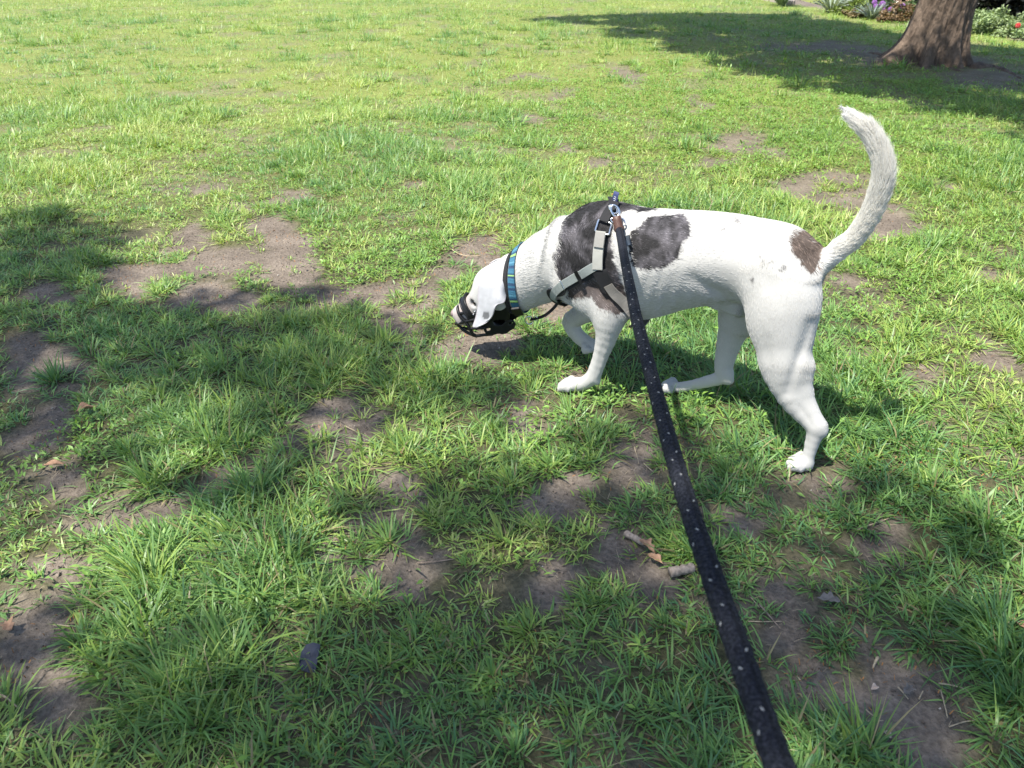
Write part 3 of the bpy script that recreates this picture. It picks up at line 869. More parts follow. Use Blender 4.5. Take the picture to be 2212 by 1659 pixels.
# black safety strap hanging between harness and collar
link_strap = worn('safety_strap', 'thin black strap hanging between harness and collar under the neck', 'strap')
pts = [on_side(*q) for q in ((1214, 628, 0.052), (1209, 645, 0.055), (1199, 662, 0.05), (1179, 680, 0.045), (1160, 687.5, 0.038), (1146, 690, 0.032))]
pts = spline(pts, 6)
nr = []
for i in range(len(pts)):
    t_ = i / (len(pts) - 1); nr.append(np.array([0.2, 0.9 - 0.5 * t_, 0.3 + 0.6 * t_]))
mb = MB(); mb.ribbon(pts, nr, [0.034 - 0.022 * min(1, i / 10.0) for i in range(len(pts))], 0.003)
mb.build('webbing', M['black_web'], link_strap)
mb = MB(); e_ = pts[-6]; mb.tube([e_ + 0.009 * np.array([math.cos(a), 0.3 * math.sin(a), math.sin(a)]) for a in np.linspace(0, 2 * math.pi, 14)[:-1]], 0.0016, 6, True)
mb.build('adjuster', M['steel'], link_strap)

# basket muzzle --------------------------------------------------------
muzzle = worn('basket_muzzle', 'black rubber basket muzzle strapped over the dog\'s snout', 'muzzle')
def zp(zx, zy, v):
    return on_head((1700 + zx / 3.687) * 0.5486, (1100 + zy / 3.687) * 0.5486, v)
_hn = np.array([-_hs, _hc, 0.0])
def mirror(p):
    d_ = ((p - HEAD_P) * np.array([1, 1, 0])) @ _hn
    return p - 2 * d_ * _hn
def bar(name, pts, r=0.0030, both=True, join=False, flat=1.0):
    """bar given on the left side; mirrored, or carried across the middle to the other side"""
    Lp = [zp(*q) for q in pts]
    if join:
        full = Lp[::-1] + [mirror(p) for p in Lp[1:]]
        mb = MB(); mb.tube(spline(full, 5), r, 8); return mb.build(name, M['black_rubber'], muzzle)
    for s in ((0, 1) if both else (0,)):
        q = Lp if s == 0 else [mirror(p) for p in Lp]
        mb = MB(); mb.tube(spline(q, 5), r, 8); mb.build(name, M['black_rubber'], muzzle)
# nose band: a broad padded ring over the bridge of the snout
def snout_ring(a0, off, tilt=0.0, n=40):
    c0, an = head(0.118 + 0.776 * a0, 0, 0.172 - 0.63 * a0), 2 * math.pi * np.arange(n) / n
    dv = np.array([head(0.63 * math.cos(t), math.sin(t), 0.776 * math.cos(t)) - head(0, 0, 0) for t in an])
    lo_, hi_ = np.zeros(n), np.full(n, 0.12)
    for _ in range(16):
        m_ = (lo_ + hi_) / 2; ins = dog_sdf(c0 + dv * m_[:, None]) < off
        lo_ = np.where(ins, m_, lo_); hi_ = np.where(ins, hi_, m_)
    return list(c0 + dv * hi_[:, None])
R1 = snout_ring(0.030, 0.006); R2 = snout_ring(0.040, 0.006); R3 = snout_ring(0.020, 0.006)
cen = np.mean(R1, 0)
strap('nose_band', R1 + [R1[0]], [p - cen for p in R1] + [R1[0] - cen], 0.021, 0.006, M['black_rubber'], muzzle)
for Rr in (R2, R3):
    mb = MB(); mb.tube([cen + (p - cen) * 1.0 + (p - cen) / np.linalg.norm(p - cen) * 0.003 for p in Rr], 0.0034, 8, True); mb.build('nose_band_rim', M['black_rubber'], muzzle)
bar('front_hoop', [(400, 378, 0.0), (378, 415, 0.020), (392, 495, 0.034), (430, 555, 0.040), (492, 612, 0.043)], 0.0055, join=True)
bar('side_bar', [(392, 497, 0.034), (450, 490, 0.040), (530, 470, 0.044)], 0.0050)
bar('front_bar', [(352, 640, 0.0), (385, 640, 0.016), (430, 630, 0.032), (492, 612, 0.043), (600, 590, 0.049), (720, 570, 0.052)], 0.0055, join=True)
bar('corner_bar', [(492, 612, 0.043), (540, 690, 0.045), (590, 785, 0.043), (640, 820, 0.038)], 0.0056)
bar('lower_hoop', [(430, 705, 0.0), (500, 762, 0.012), (575, 798, 0.024), (640, 820, 0.038), (760, 806, 0.046), (880, 798, 0.050)], 0.0055, join=True)
bar('middle_bar', [(565, 712, 0.046), (660, 708, 0.049), (790, 702, 0.051)], 0.0056)
bar('chin_bar', [(352, 640, 0.0), (395, 672, 0.0), (430, 705, 0.0)], 0.005, both=False)
bar('upper_bar', [(600, 590, 0.049), (640, 540, 0.049), (650, 500, 0.047)], 0.004)
# side panels, pierced; upper part stands for strap and shadow under the ear
def panel(side):
    bm = bmesh.new()
    def vv(x): return 0.052 - 0.006 * ((x - 950) / 250) ** 2
    outer = [(690, 575), (760, 530), (850, 430), (890, 340), (960, 320), (1040, 330), (1095, 270), (1135, 270), (1140, 400), (1125, 580), (1195, 598), (1222, 640), (1200, 705), (1130, 750), (1085, 785), (1020, 796), (985, 784), (930, 796), (880, 812), (800, 806), (760, 740), (735, 650)]
    holes = [[(885, 610), (930, 585), (1000, 578), (1060, 590), (1068, 615), (1020, 660), (960, 668), (905, 660)], [(1112, 628), (1150, 618), (1182, 626), (1160, 648), (1125, 658)],
             [(790, 716), (830, 705), (862, 712), (850, 742), (800, 752)]]
    for lp in [outer] + holes:
        vs = []
        for q in lp:
            p = zp(q[0], q[1], vv(q[0])); hp_ = hit([((1700 + q[0] / 3.687) * 0.5486, (1100 + q[1] / 3.687) * 0.5486)], 0.006)[0]
            cl0 = dog_local(np.array([0, 0, CAM_H]))
            if np.linalg.norm(hp_ - cl0) < np.linalg.norm(p - cl0): p = hp_
            p = mirror(p) if side < 0 else p
            vs.append(bm.verts.new(p))
        for i in range(len(vs)): bm.edges.new((vs[i], vs[(i + 1) % len(vs)]))
    bmesh.ops.triangle_fill(bm, use_beauty=True, use_dissolve=False, edges=bm.edges[:])
    bmesh.ops.recalc_face_normals(bm, faces=bm.faces[:])
    me = bpy.data.meshes.new('side_panel_and_shade'); bm.to_mesh(me); bm.free()
    me.materials.append(M['black_rubber'])
    o = link(bpy.data.objects.new('side_panel_and_shade', me), muzzle)
    s = o.modifiers.new('thick', 'SOLIDIFY'); s.thickness = 0.006; s.offset = 0
    b = o.modifiers.new('bev', 'BEVEL'); b.width = 0.0015; b.segments = 2
panel(1); panel(-1)
# chin plate joining the panels underneath
A_ = [zp(q[0], q[1], 0.048) for q in ((800, 800), (930, 792), (1020, 790), (1090, 775))]
pp = []
for p in A_:
    pp.append([p * (1 - t) + mirror(p) * t + np.array([0, 0, -0.012 * math.sin(math.pi * t)]) for t in np.linspace(0, 1, 7)])
V = np.array(pp).reshape(-1, 3); F = np.array([(i * 7 + j, i * 7 + j + 1, (i + 1) * 7 + j + 1, (i + 1) * 7 + j) for i in range(3) for j in range(6)])
o = mesh_np('chin_plate', V, F, M['black_rubber'], muzzle); s = o.modifiers.new('thick', 'SOLIDIFY'); s.thickness = 0.005
for s in (0, 1):     # steel rivets on the nose band
    for q in ((632, 462, 0.047), (606, 505, 0.047)):
        p = zp(*q); p = mirror(p) if s else p
        mb = MB(); mb.ball(p + _hn * (0.002 if not s else -0.002), 0.003, 8, 6); mb.build('rivet', M['steel'], muzzle)
# neck strap of the muzzle, just in front of the collar
NP, NN, *_r = neck_loop((1107, 562), (1123, 672), -0.024, 0.005)
strap('neck_strap', NP + [NP[0]], NN + [NN[0]], 0.015, 0.003, M['black_web'], muzzle)
for s in (0, 1):
    a = zp(1090, 500, 0.052); k = min(range(len(NP)), key=lambda i: np.linalg.norm(NP[i] - zp(1110, 420, 0.06)))
    b = NP[k] + NN[k] * 0.003
    pts = [zp(1080, 560, 0.053), a, b]
    if s: pts = [mirror(p) for p in pts]
    nn_ = (_hn if not s else -_hn)
    strap('cheek_strap', spline(pts, 5), [nn_] * 11, 0.014, 0.003, M['black_web'], muzzle)

# ------------------------------------------------------------------ leash
def rope_mat():
    """braided dark rope: crossing strands as relief, a little fuzz in the colour"""
    m, nt, b = new_mat('navy_black_rope'); N = nt.nodes; Lk = nt.links
    def at_(n): q = N.new('ShaderNodeAttribute'); q.attribute_name = n; return q.outputs['Fac']
    def mth(op, a, v):
        q = N.new('ShaderNodeMath'); q.operation = op; Lk.new(a, q.inputs[0])
        if isinstance(v, (int, float)): q.inputs[1].default_value = v
        else: Lk.new(v, q.inputs[1])
        return q.outputs[0]
    al = mth('MULTIPLY', at_('along'), 560.0); an = mth('MULTIPLY', at_('angle'), 6.0)
    s1 = N.new('ShaderNodeMath'); s1.operation = 'SINE'; Lk.new(mth('ADD', al, an), s1.inputs[0])
    s2 = N.new('ShaderNodeMath'); s2.operation = 'SINE'; Lk.new(mth('SUBTRACT', al, an), s2.inputs[0])
    h = mth('MAXIMUM', s1.outputs[0], s2.outputs[0])
    bp = N.new('ShaderNodeBump'); bp.inputs['Strength'].default_value = 0.8; bp.inputs['Distance'].default_value = 0.0012
    Lk.new(h, bp.inputs['Height']); Lk.new(bp.outputs['Normal'], b.inputs['Normal'])
    tc = N.new('ShaderNodeTexCoord'); nz = N.new('ShaderNodeTexNoise'); nz.inputs['Scale'].default_value = 420; nz.inputs['Detail'].default_value = 5; Lk.new(tc.outputs['Object'], nz.inputs['Vector'])
    rp = N.new('ShaderNodeValToRGB'); rp.color_ramp.elements[0].position = 0.42; rp.color_ramp.elements[0].color = (0.006, 0.007, 0.011, 1); rp.color_ramp.elements[1].position = 0.72; rp.color_ramp.elements[1].color = (0.035, 0.038, 0.05, 1)
    Lk.new(nz.outputs['Fac'], rp.inputs['Fac']); Lk.new(rp.outputs['Color'], b.inputs['Base Color'])
    b.inputs['Roughness'].default_value = 0.9; b.inputs['Specular IOR Level'].default_value = 0.15
    return m
M['rope'] = rope_mat()
M['reflect'] = plain('reflective_thread', (0.26, 0.26, 0.25), 0.45)
leash = worn('leash', 'thick dark rope leash with pale stitches running up from the harness', 'leash')
leash.location = (0, 0, 0); leash.rotation_euler = (0, 0, 0)
start_w = dog_world(hit([(1338, 497)], 0.020)[0])
def depth_of(w): return w[1] * math.cos(PITCH) - (w[2] - CAM_H) * math.sin(PITCH)
iv0, iv1 = 1 / depth_of(start_w), 1 / 0.52
cl = [(1338, 497), (1344, 530), (1351, 570), (1363, 630), (1378, 700), (1404, 800), (1431, 900), (1459, 1000), (1489, 1100), (1523, 1200), (1558, 1300), (1594, 1400), (1628, 1500), (1663, 1600), (1684, 1659), (1720, 1760), (1745, 1830)]
LW = []
for a, b in cl:
    iv = iv0 + (iv1 - iv0) * (b - 497) / (1659 - 497)
    LW.append(np.array([0, 0, CAM_H]) + ray(a, b) / iv)
LW = spline(LW, 6)
seg_len = np.r_[0, np.cumsum([np.linalg.norm(LW[i + 1] - LW[i]) for i in range(len(LW) - 1)])]
even = np.arange(0, seg_len[-1], 0.006)
LE = np.stack([np.interp(even, seg_len, np.array(LW)[:, k]) for k in range(3)], 1)
rad = 0.0108 + 0.0004 * np.sin(np.arange(len(LE)) * 1.7)
mb = MB(); mb.tube(list(LE), list(rad), 18); ro = mb.build('rope', M['rope'], leash)
aa = ro.data.attributes.new('along', 'FLOAT', 'POINT'); aa.data.foreach_set('value', np.repeat(even, 18).astype(np.float32))
aa = ro.data.attributes.new('angle', 'FLOAT', 'POINT'); aa.data.foreach_set('value', np.tile(np.arange(18) * 2 * math.pi / 18, len(LE)).astype(np.float32))
# hand loop at the upper end, held out of the picture
hp = LE[-1]; hd = (LE[-1] - LE[-12]); hd /= np.linalg.norm(hd); hs = np.cross(hd, [0, 0, 1.0]); hs /= np.linalg.norm(hs); hu_ = np.cross(hs, hd)
mb = MB(); mb.tube([hp + hd * (0.075 - 0.078 * math.cos(a)) + hu_ * 0.05 * math.sin(a) for a in np.linspace(0.0, 2 * math.pi, 28)[:-1]], 0.0108, 12, True)
mb.build('hand_loop', M['rope'], leash)
# pale reflective stitches, in a loose spiral
st = MB(); st.ball((0, 0, 0), 1, 8, 6, (0.0025, 0.0011, 0.0006))
me_st = None
k = 0; s_ = 0.42
while s_ < even[-1] - 0.02:
    i = int(s_ / 0.006)
    t_ = LE[min(i + 2, len(LE) - 1)] - LE[max(i - 2, 0)]; t_ /= np.linalg.norm(t_)
    to_cam = np.array([0, 0, CAM_H]) - LE[i]; to_cam -= t_ * (to_cam @ t_); to_cam /= np.linalg.norm(to_cam)
    sd = np.cross(t_, to_cam)
    a = [-0.55, 0.35, 2.6, -0.2, 0.7, 3.9][k % 6] + random.uniform(-0.2, 0.2)
    n_ = math.cos(a) * to_cam + math.sin(a) * sd
    x = (t_ * 0.85 + np.cross(n_, t_) * (0.5 if k % 2 else -0.35)); x /= np.linalg.norm(x); y = np.cross(n_, x)
    if me_st is None:
        o = st.build('reflective_stitch', M['reflect'], leash); me_st = o.data
    else:
        o = link(bpy.data.objects.new('reflective_stitch', me_st), leash)
    o.matrix_local = Matrix([[x[j], y[j], n_[j], (LE[i] + n_ * 0.0106)[j]] for j in range(3)] + [[0, 0, 0, 1]])
    k += 1; s_ += random.uniform(0.014, 0.022)
# leather sleeve, snap hook
q0 = dog_world(on_side(1331, 469, 0.06)); q0 = start_w + (np.array([0, 0, CAM_H]) + ray(1331.5, 468) / iv0 - (np.array([0, 0, CAM_H]) + ray(1338, 497) / iv0))
dv = start_w - q0; L0 = np.linalg.norm(dv); dv /= L0
mb = MB(); mb.tube([q0 + dv * L0 * t for t in (0, 0.04, 0.3, 0.6, 0.95, 1.06)], [0.0105, 0.0125, 0.0128, 0.0132, 0.0142, 0.0138], 16); mb.build('leather_sleeve', M['leather'], leash)
sd = np.cross(dv, [0, 0, 1.0]); sd /= np.linalg.norm(sd)
cam_r = np.array([1.0, 0, 0])
hk = q0 - dv * 0.004
mb = MB(); mb.tube([hk - dv * 0.012 + 0.011 * (math.cos(a) * -dv * 1.5 + math.sin(a) * cam_r) for a in np.linspace(0, 2 * math.pi, 20)[:-1]], 0.0033, 8, True)
mb.build('snap_hook', M['steel'], leash)
mb = MB(); mb.tube([q0 + dv * 0.015 + cam_r * 0.012 + 0.008 * (math.cos(a) * dv * 1.3 + math.sin(a) * cam_r) for a in np.linspace(0, 2 * math.pi, 18)[:-1]], 0.0024, 8, True)
mb.tube([q0 + dv * 0.010 - cam_r * 0.011 + 0.006 * (math.cos(a) * dv + math.sin(a) * cam_r) for a in np.linspace(0, 2 * math.pi, 14)[:-1]], 0.0022, 8, True)
mb.build('swivel_ring', M['steel'], leash)
# ------------------------------------------------------------------ ground: worn lawn with bare soil
# bare patches, (centre x, y, radius x, y) on the 2212 x 1659 picture, laid on the ground below
SOIL = [(400, 412, 80, 13), (590, 430, 55, 18), (475, 572, 105, 20), (418, 520, 45, 26), (640, 560, 56, 40), (595, 498, 50, 20), (340, 590, 50, 16), (640, 640, 130, 26), (470, 655, 95, 26), (290, 610, 50, 34), (95, 640, 26, 22),
        (850, 645, 115, 30), (1030, 548, 60, 34), (850, 708, 80, 26), (1025, 738, 85, 18), (1180, 668, 50, 26), (940, 590, 30, 10),
        (1360, 165, 32, 18), (1225, 203, 14, 12), (1150, 255, 30, 9), (1150, 165, 16, 6), (1590, 305, 52, 16), (1790, 402, 110, 30), (1850, 430, 60, 20), (1930, 482, 60, 28), (1280, 350, 30, 12), (1500, 225, 24, 12), (2060, 405, 30, 8), (1640, 330, 40, 10),
        (1230, 310, 14, 10), (1100, 325, 30, 7), (1540, 350, 50, 9), (880, 395, 40, 7),
        (1860, 770, 50, 12), (2000, 822, 45, 16), (2185, 770, 40, 22), (1840, 615, 40, 9), (2130, 598, 40, 9), (2040, 715, 30, 7),
        (78, 798, 95, 48), (90, 905, 60, 22), (30, 958, 50, 26), (165, 1030, 70, 42), (275, 1085, 90, 28), (470, 1035, 75, 36), (480, 1128, 45, 16),
        (715, 922, 120, 46), (640, 945, 50, 20), (60, 1430, 140, 100), (100, 1345, 90, 40), (20, 1500, 60, 50), (140, 1245, 66, 36), (250, 1108, 60, 14), (468, 1338, 44, 30), (665, 1420, 40, 40), (690, 1500, 30, 60),
        (805, 1165, 80, 54), (880, 1060, 56, 32), (757, 1150, 46, 32), (880, 1218, 100, 26), (1155, 920, 34, 40), (1180, 1088, 95, 38), (1366, 990, 62, 95), (1360, 1182, 75, 54), (1400, 1240, 50, 60), (1218, 1250, 52, 40), (1228, 813, 30, 14),
        (1880, 1500, 225, 125), (1790, 1450, 130, 90), (1850, 1560, 150, 60), (1650, 1330, 66, 66), (1700, 1400, 80, 50), (1875, 1160, 60, 40), (1576, 1115, 46, 18), (2085, 1318, 34, 18), (1960, 1590, 110, 50), (1780, 1055, 34, 16), (2010, 1440, 80, 50), (1290, 1480, 26, 40),
        (1990, 132, 150, 14), (2140, 170, 110, 16), (1860, 108, 70, 7), (1750, 100, 90, 8)]
SOIL = np.array(SOIL, float)
TUFT = np.array([(515, 515, 66, 24), (570, 418, 30, 12), (620, 640, 70, 16), (560, 615, 60, 12), (720, 560, 50, 40), (880, 660, 40, 14), (1080, 1090, 24, 14), (1330, 950, 20, 14), (120, 820, 30, 14), (250, 1080, 30, 10), (800, 1190, 34, 14), (1640, 1350, 20, 20), (1840, 405, 30, 7), (700, 960, 60, 12), (1560, 640, 20, 10), (1770, 1400, 60, 36), (60, 1450, 30, 10), (1400, 1140, 20, 14)], float)

def bed_line(px):
    return np.interp(px, [1600, 1640, 1716, 1920, 1975, 2110, 2212, 2400], [-40, 0, 12, 36, 45, 70, 92, 130])

def soil(x, y):
    """0 grown over .. 1 bare"""
    x = np.asarray(x, float); y = np.asarray(y, float)
    k_ = 1 + 0.22 * np.clip(y - 2.0, 0, 8)
    wx = x + k_ * 0.20 * (fbm(x * 3.6, y * 3.6, 1) - 0.5) + k_ * 0.09 * (fbm(x * 13, y * 13, 4) - 0.5)
    wy = y + k_ * 0.26 * (fbm(x * 3.6, y * 3.6, 2) - 0.5) + k_ * 0.12 * (fbm(x * 13, y * 13, 5) - 0.5)
    px, py = proj(np.stack([wx, np.maximum(wy, 0.3), np.zeros_like(x)], -1))
    m = np.zeros(px.shape)
    for cx, cy, rx, ry in SOIL:
        rx, ry = rx * 1.14 + 5, ry * 1.28 + (9 if cy > 450 else 2)
        q = np.sqrt(((px - cx) / rx) ** 2 + ((py - cy) / ry) ** 2)
        m = np.maximum(m, (1.0 if cy > 450 else 0.88) * np.clip((1.13 - q) / 0.42, 0, 1))
    for cx, cy, rx, ry in TUFT:
        q = np.sqrt(((px - cx) / rx) ** 2 + ((py - cy) / ry) ** 2)
        m = np.minimum(m, np.clip((q - 0.85) / 0.3, 0, 1))
    n = fbm(x * 2.9 + 7, y * 2.9, 12, 4)
    oth = np.clip((n - 0.59) / 0.09, 0, 1) * np.where(y < 5, 0.35, 0.5)
    return np.maximum(m, oth)

def gz(x, y):
    x = np.asarray(x, float); y = np.asarray(y, float)
    z = 0.030 * (fbm(x * 0.9, y * 0.9, 31) - 0.5) + 0.014 * (fbm(x * 5, y * 5, 33) - 0.5) + 0.007 * (fbm(x * 22, y * 22, 35, 2) - 0.5)
    near = np.exp(-(((x - 0.35) / 0.75) ** 2 + ((y - 2.0) / 0.6) ** 2))
    z = z * (1 - 0.7 * near)
    drop = np.clip((y - 15.3) / 0.8, 0, 1) * np.clip((x - 6.1) / 0.5, 0, 1) * np.clip((9.2 - x) / 0.5, 0, 1)   # the path behind the flower bed lies lower
    return z - 0.68 * drop * drop * (3 - 2 * drop)

def warp(n, half, fine, c=0.0, lo=-1.0):
    k = math.asinh(half / fine); return c + fine * np.sinh(np.linspace(lo, 1, n) * k)
gx_ = warp(330, 60.0, 1.1); gy_ = warp(300, 90.0, 1.1, 1.7, -0.62)
GX, GY = np.meshgrid(gx_, gy_, indexing='xy')
GZ = gz(GX, GY)
S_ = soil(GX.ravel(), GY.ravel())
GZr = GZ.ravel() - 0.006 * S_
nx_, ny_ = len(gx_), len(gy_)
ii = (np.arange(ny_ - 1)[:, None] * nx_ + np.arange(nx_ - 1)[None]).ravel()
gf = np.stack([ii, ii + 1, ii + 1 + nx_, ii + nx_], 1)

def ground_mat():
    m, nt, b = new_mat('soil_and_thatch')
    N = nt.nodes; Lk = nt.links
    at_ = N.new('ShaderNodeAttribute'); at_.attribute_name = 'col'
    tc = N.new('ShaderNodeTexCoord')
    n1 = N.new('ShaderNodeTexNoise'); n1.inputs['Scale'].default_value = 5; n1.inputs['Detail'].default_value = 8; n1.inputs['Roughness'].default_value = 0.65
    n2 = N.new('ShaderNodeTexNoise'); n2.inputs['Scale'].default_value = 90; n2.inputs['Detail'].default_value = 6
    v = N.new('ShaderNodeTexVoronoi'); v.inputs['Scale'].default_value = 170
    for q in (n1, n2, v): Lk.new(tc.outputs['Object'], q.inputs['Vector'])
    soilr = N.new('ShaderNodeValToRGB')
    e = soilr.color_ramp.elements
    e[0].position = 0.34; e[0].color = (0.080, 0.066, 0.053, 1); e[1].position = 0.66; e[1].color = (0.225, 0.188, 0.152, 1)
    c = e.new(0.5); c.color = (0.142, 0.117, 0.094, 1)
    mixf = N.new('ShaderNodeMath'); mixf.operation = 'MULTIPLY_ADD'; mixf.inputs[1].default_value = 0.45; 
    Lk.new(n2.outputs['Fac'], mixf.inputs[0])
    sc_ = N.new('ShaderNodeMath'); sc_.operation = 'MULTIPLY'; sc_.inputs[1].default_value = 0.55
    Lk.new(n1.outputs['Fac'], sc_.inputs[0]); Lk.new(sc_.outputs[0], mixf.inputs[2])
    Lk.new(mixf.outputs[0], soilr.inputs['Fac'])
    # pale crumbs and grit
    gr = N.new('ShaderNodeValToRGB'); gr.color_ramp.elements[0].position = 0.0; gr.color_ramp.elements[0].color = (1, 1, 1, 1); gr.color_ramp.elements[1].position = 0.16; gr.color_ramp.elements[1].color = (0, 0, 0, 1)
    Lk.new(v.outputs['Distance'], gr.inputs['Fac'])
    gm = N.new('ShaderNodeMath'); gm.operation = 'MULTIPLY'
    gs = N.new('ShaderNodeMath'); gs.operation = 'GREATER_THAN'; gs.inputs[1].default_value = 0.56; Lk.new(n2.outputs['Fac'], gs.inputs[0])
    Lk.new(gr.outputs['Color'], gm.inputs[0]); Lk.new(gs.outputs[0], gm.inputs[1])
    mg = N.new('ShaderNodeMix'); mg.data_type = 'RGBA'; mg.inputs['B'].default_value = (0.34, 0.295, 0.245, 1)
    Lk.new(gm.outputs[0], mg.inputs['Factor']); Lk.new(soilr.outputs['Color'], mg.inputs['A'])
    th = N.new('ShaderNodeValToRGB'); th.color_ramp.elements[0].position = 0.3; th.color_ramp.elements[0].color = (0.085, 0.110, 0.030, 1); th.color_ramp.elements[1].position = 0.7; th.color_ramp.elements[1].color = (0.230, 0.250, 0.075, 1)
    Lk.new(n2.outputs['Fac'], th.inputs['Fac'])
    th2 = N.new('ShaderNodeValToRGB'); th2.color_ramp.elements[0].position = 0.3; th2.color_ramp.elements[0].color = (0.035, 0.036, 0.018, 1); th2.color_ramp.elements[1].position = 0.7; th2.color_ramp.elements[1].color = (0.095, 0.090, 0.045, 1)
    Lk.new(n2.outputs['Fac'], th2.inputs['Fac'])
    sp = N.new('ShaderNodeSeparateColor'); Lk.new(at_.outputs['Color'], sp.inputs[0])
    mt = N.new('ShaderNodeMix'); mt.data_type = 'RGBA'; Lk.new(sp.outputs[1], mt.inputs['Factor']); Lk.new(th2.outputs['Color'], mt.inputs['A']); Lk.new(th.outputs['Color'], mt.inputs['B'])
    mx = N.new('ShaderNodeMix'); mx.data_type = 'RGBA'
    Lk.new(sp.outputs[0], mx.inputs['Factor']); Lk.new(mt.outputs['Result'], mx.inputs['A']); Lk.new(mg.outputs['Result'], mx.inputs['B'])
    Lk.new(mx.outputs['Result'], b.inputs['Base Color'])
    b.inputs['Roughness'].default_value = 0.95; b.inputs['Specular IOR Level'].default_value = 0.15
    bp = N.new('ShaderNodeBump'); bp.inputs['Strength'].default_value = 0.8; bp.inputs['Distance'].default_value = 0.012
    Lk.new(n2.outputs['Fac'], bp.inputs['Height'])
    bp2 = N.new('ShaderNodeBump'); bp2.inputs['Strength'].default_value = 0.6; bp2.inputs['Distance'].default_value = 0.03
    Lk.new(n1.outputs['Fac'], bp2.inputs['Height']); Lk.new(bp2.outputs['Normal'], bp.inputs['Normal']); Lk.new(bp.outputs['Normal'], b.inputs['Normal'])
    return m
_bx, _by = proj(np.stack([GX.ravel(), np.maximum(GY.ravel(), 0.3), np.zeros(GX.size)], -1))
S_ = np.where((GY.ravel() > 8) & (GX.ravel() > 3.5) & (GY.ravel() < 22) & (_by < bed_line(_bx)), 1.0, S_)      # dug soil of the flower bed
FAR_ = np.clip((GY.ravel() - 3.0) / 4.0, 0, 1)      # beyond a few metres blades stand for many: the turf itself is greener
gcol = np.stack([S_, FAR_, S_, np.ones_like(S_)], 1)
ground = mesh_np('ground', np.stack([GX.ravel(), GY.ravel(), GZr], 1), gf, ground_mat(), None, True, gcol)
tag(ground, kind='structure')

# ------------------------------------------------------------------ grass: every blade a bent strip, in tufts
def lawn_area(y0, y1, n, side=0.72, pad=0.9):
    """n random points in the strip of lawn between two distances"""
    out = []
    y = rng.uniform(y0, y1, int(n * 3)); w = side * y + pad
    keep = rng.random(len(y)) < w / (side * y1 + pad)
    y = y[keep][:n]; w = w[keep][:n]
    return rng.uniform(-1, 1, len(y)) * w, y

PAL = np.array([(0.195, 0.295, 0.060), (0.125, 0.235, 0.058), (0.265, 0.345, 0.085), (0.080, 0.180, 0.075), (0.370, 0.415, 0.150), (0.145, 0.255, 0.080)])
def blade_mesh(name, bx, by, az, elev, curl, length, width, col, nseg, material, bz=None):
    """bx,by root; az heading; elev start angle; curl total bend; one strip per blade"""
    N = len(bx)
    if bz is None: bz = gz(bx, by) - 0.004
    s = np.linspace(0, 1, nseg + 1)
    P = np.empty((N, nseg + 1, 3)); P[:, 0] = np.stack([bx, by, bz], 1)
    hx, hy = np.cos(az), np.sin(az)
    ang = elev.copy()
    for k in range(nseg):
        a = np.maximum(elev - curl * (k + 0.5) / nseg, -0.35)
        st = length / nseg
        P[:, k + 1, 0] = P[:, k, 0] + hx * np.cos(a) * st
        P[:, k + 1, 1] = P[:, k, 1] + hy * np.cos(a) * st
        P[:, k + 1, 2] = np.maximum(P[:, k, 2] + np.sin(a) * st, bz + 0.006 * rng.random(N) + 0.002)
    tw = rng.normal(0, 0.5, N)
    sx, sy, sz = -hy * np.cos(tw), hx * np.cos(tw), np.sin(tw) * 0.6
    side = np.stack([sx, sy, sz], 1)
    V = np.empty((N, 2 * nseg + 1, 3))
    for k in range(nseg):
        w = width * (1 - (s[k]) ** 2.2) * (0.75 if k == 0 else 1.0)
        V[:, 2 * k] = P[:, k] - side * w[:, None] / 2
        V[:, 2 * k + 1] = P[:, k] + side * w[:, None] / 2
    V[:, 2 * nseg] = P[:, nseg]
    nv = 2 * nseg + 1
    fs = []
    for k in range(nseg - 1):
        a = 2 * k
        fs.append((a, a + 1, a + 3)); fs.append((a, a + 3, a + 2))
    fs.append((2 * nseg - 2, 2 * nseg - 1, 2 * nseg))
    F = (np.arange(N)[:, None, None] * nv + np.array(fs)[None]).reshape(-1, 3)
    shade = np.ones((N, nv)); C = np.repeat(col[:, None, :], nv, 1)
    C = np.concatenate([C, np.ones((N, nv, 1))], 2).reshape(-1, 4)
    return V.reshape(-1, 3), F, C

M['grass'] = attr_mat('grass_blade', 0.42, 0.38, 0.34, (1.15, 1.15, 0.6))
M['leaf'] = attr_mat('broad_leaf', 0.45, 0.45, 0.36, (1.2, 1.15, 0.6))

def palette(u, tone):
    """u 0..1 random, tone shifts the tuft between fresh yellow green and deep blue green"""
    t = np.clip(u * 0.5 + tone * 0.7 - 0.1, 0, 0.999) * (len(PAL) - 1)
    order = PAL[[4, 2, 0, 5, 1, 3]] * 1.12
    i = t.astype(int); f = (t - i)[:, None]
    return order[i] * (1 - f) + order[i + 1] * f

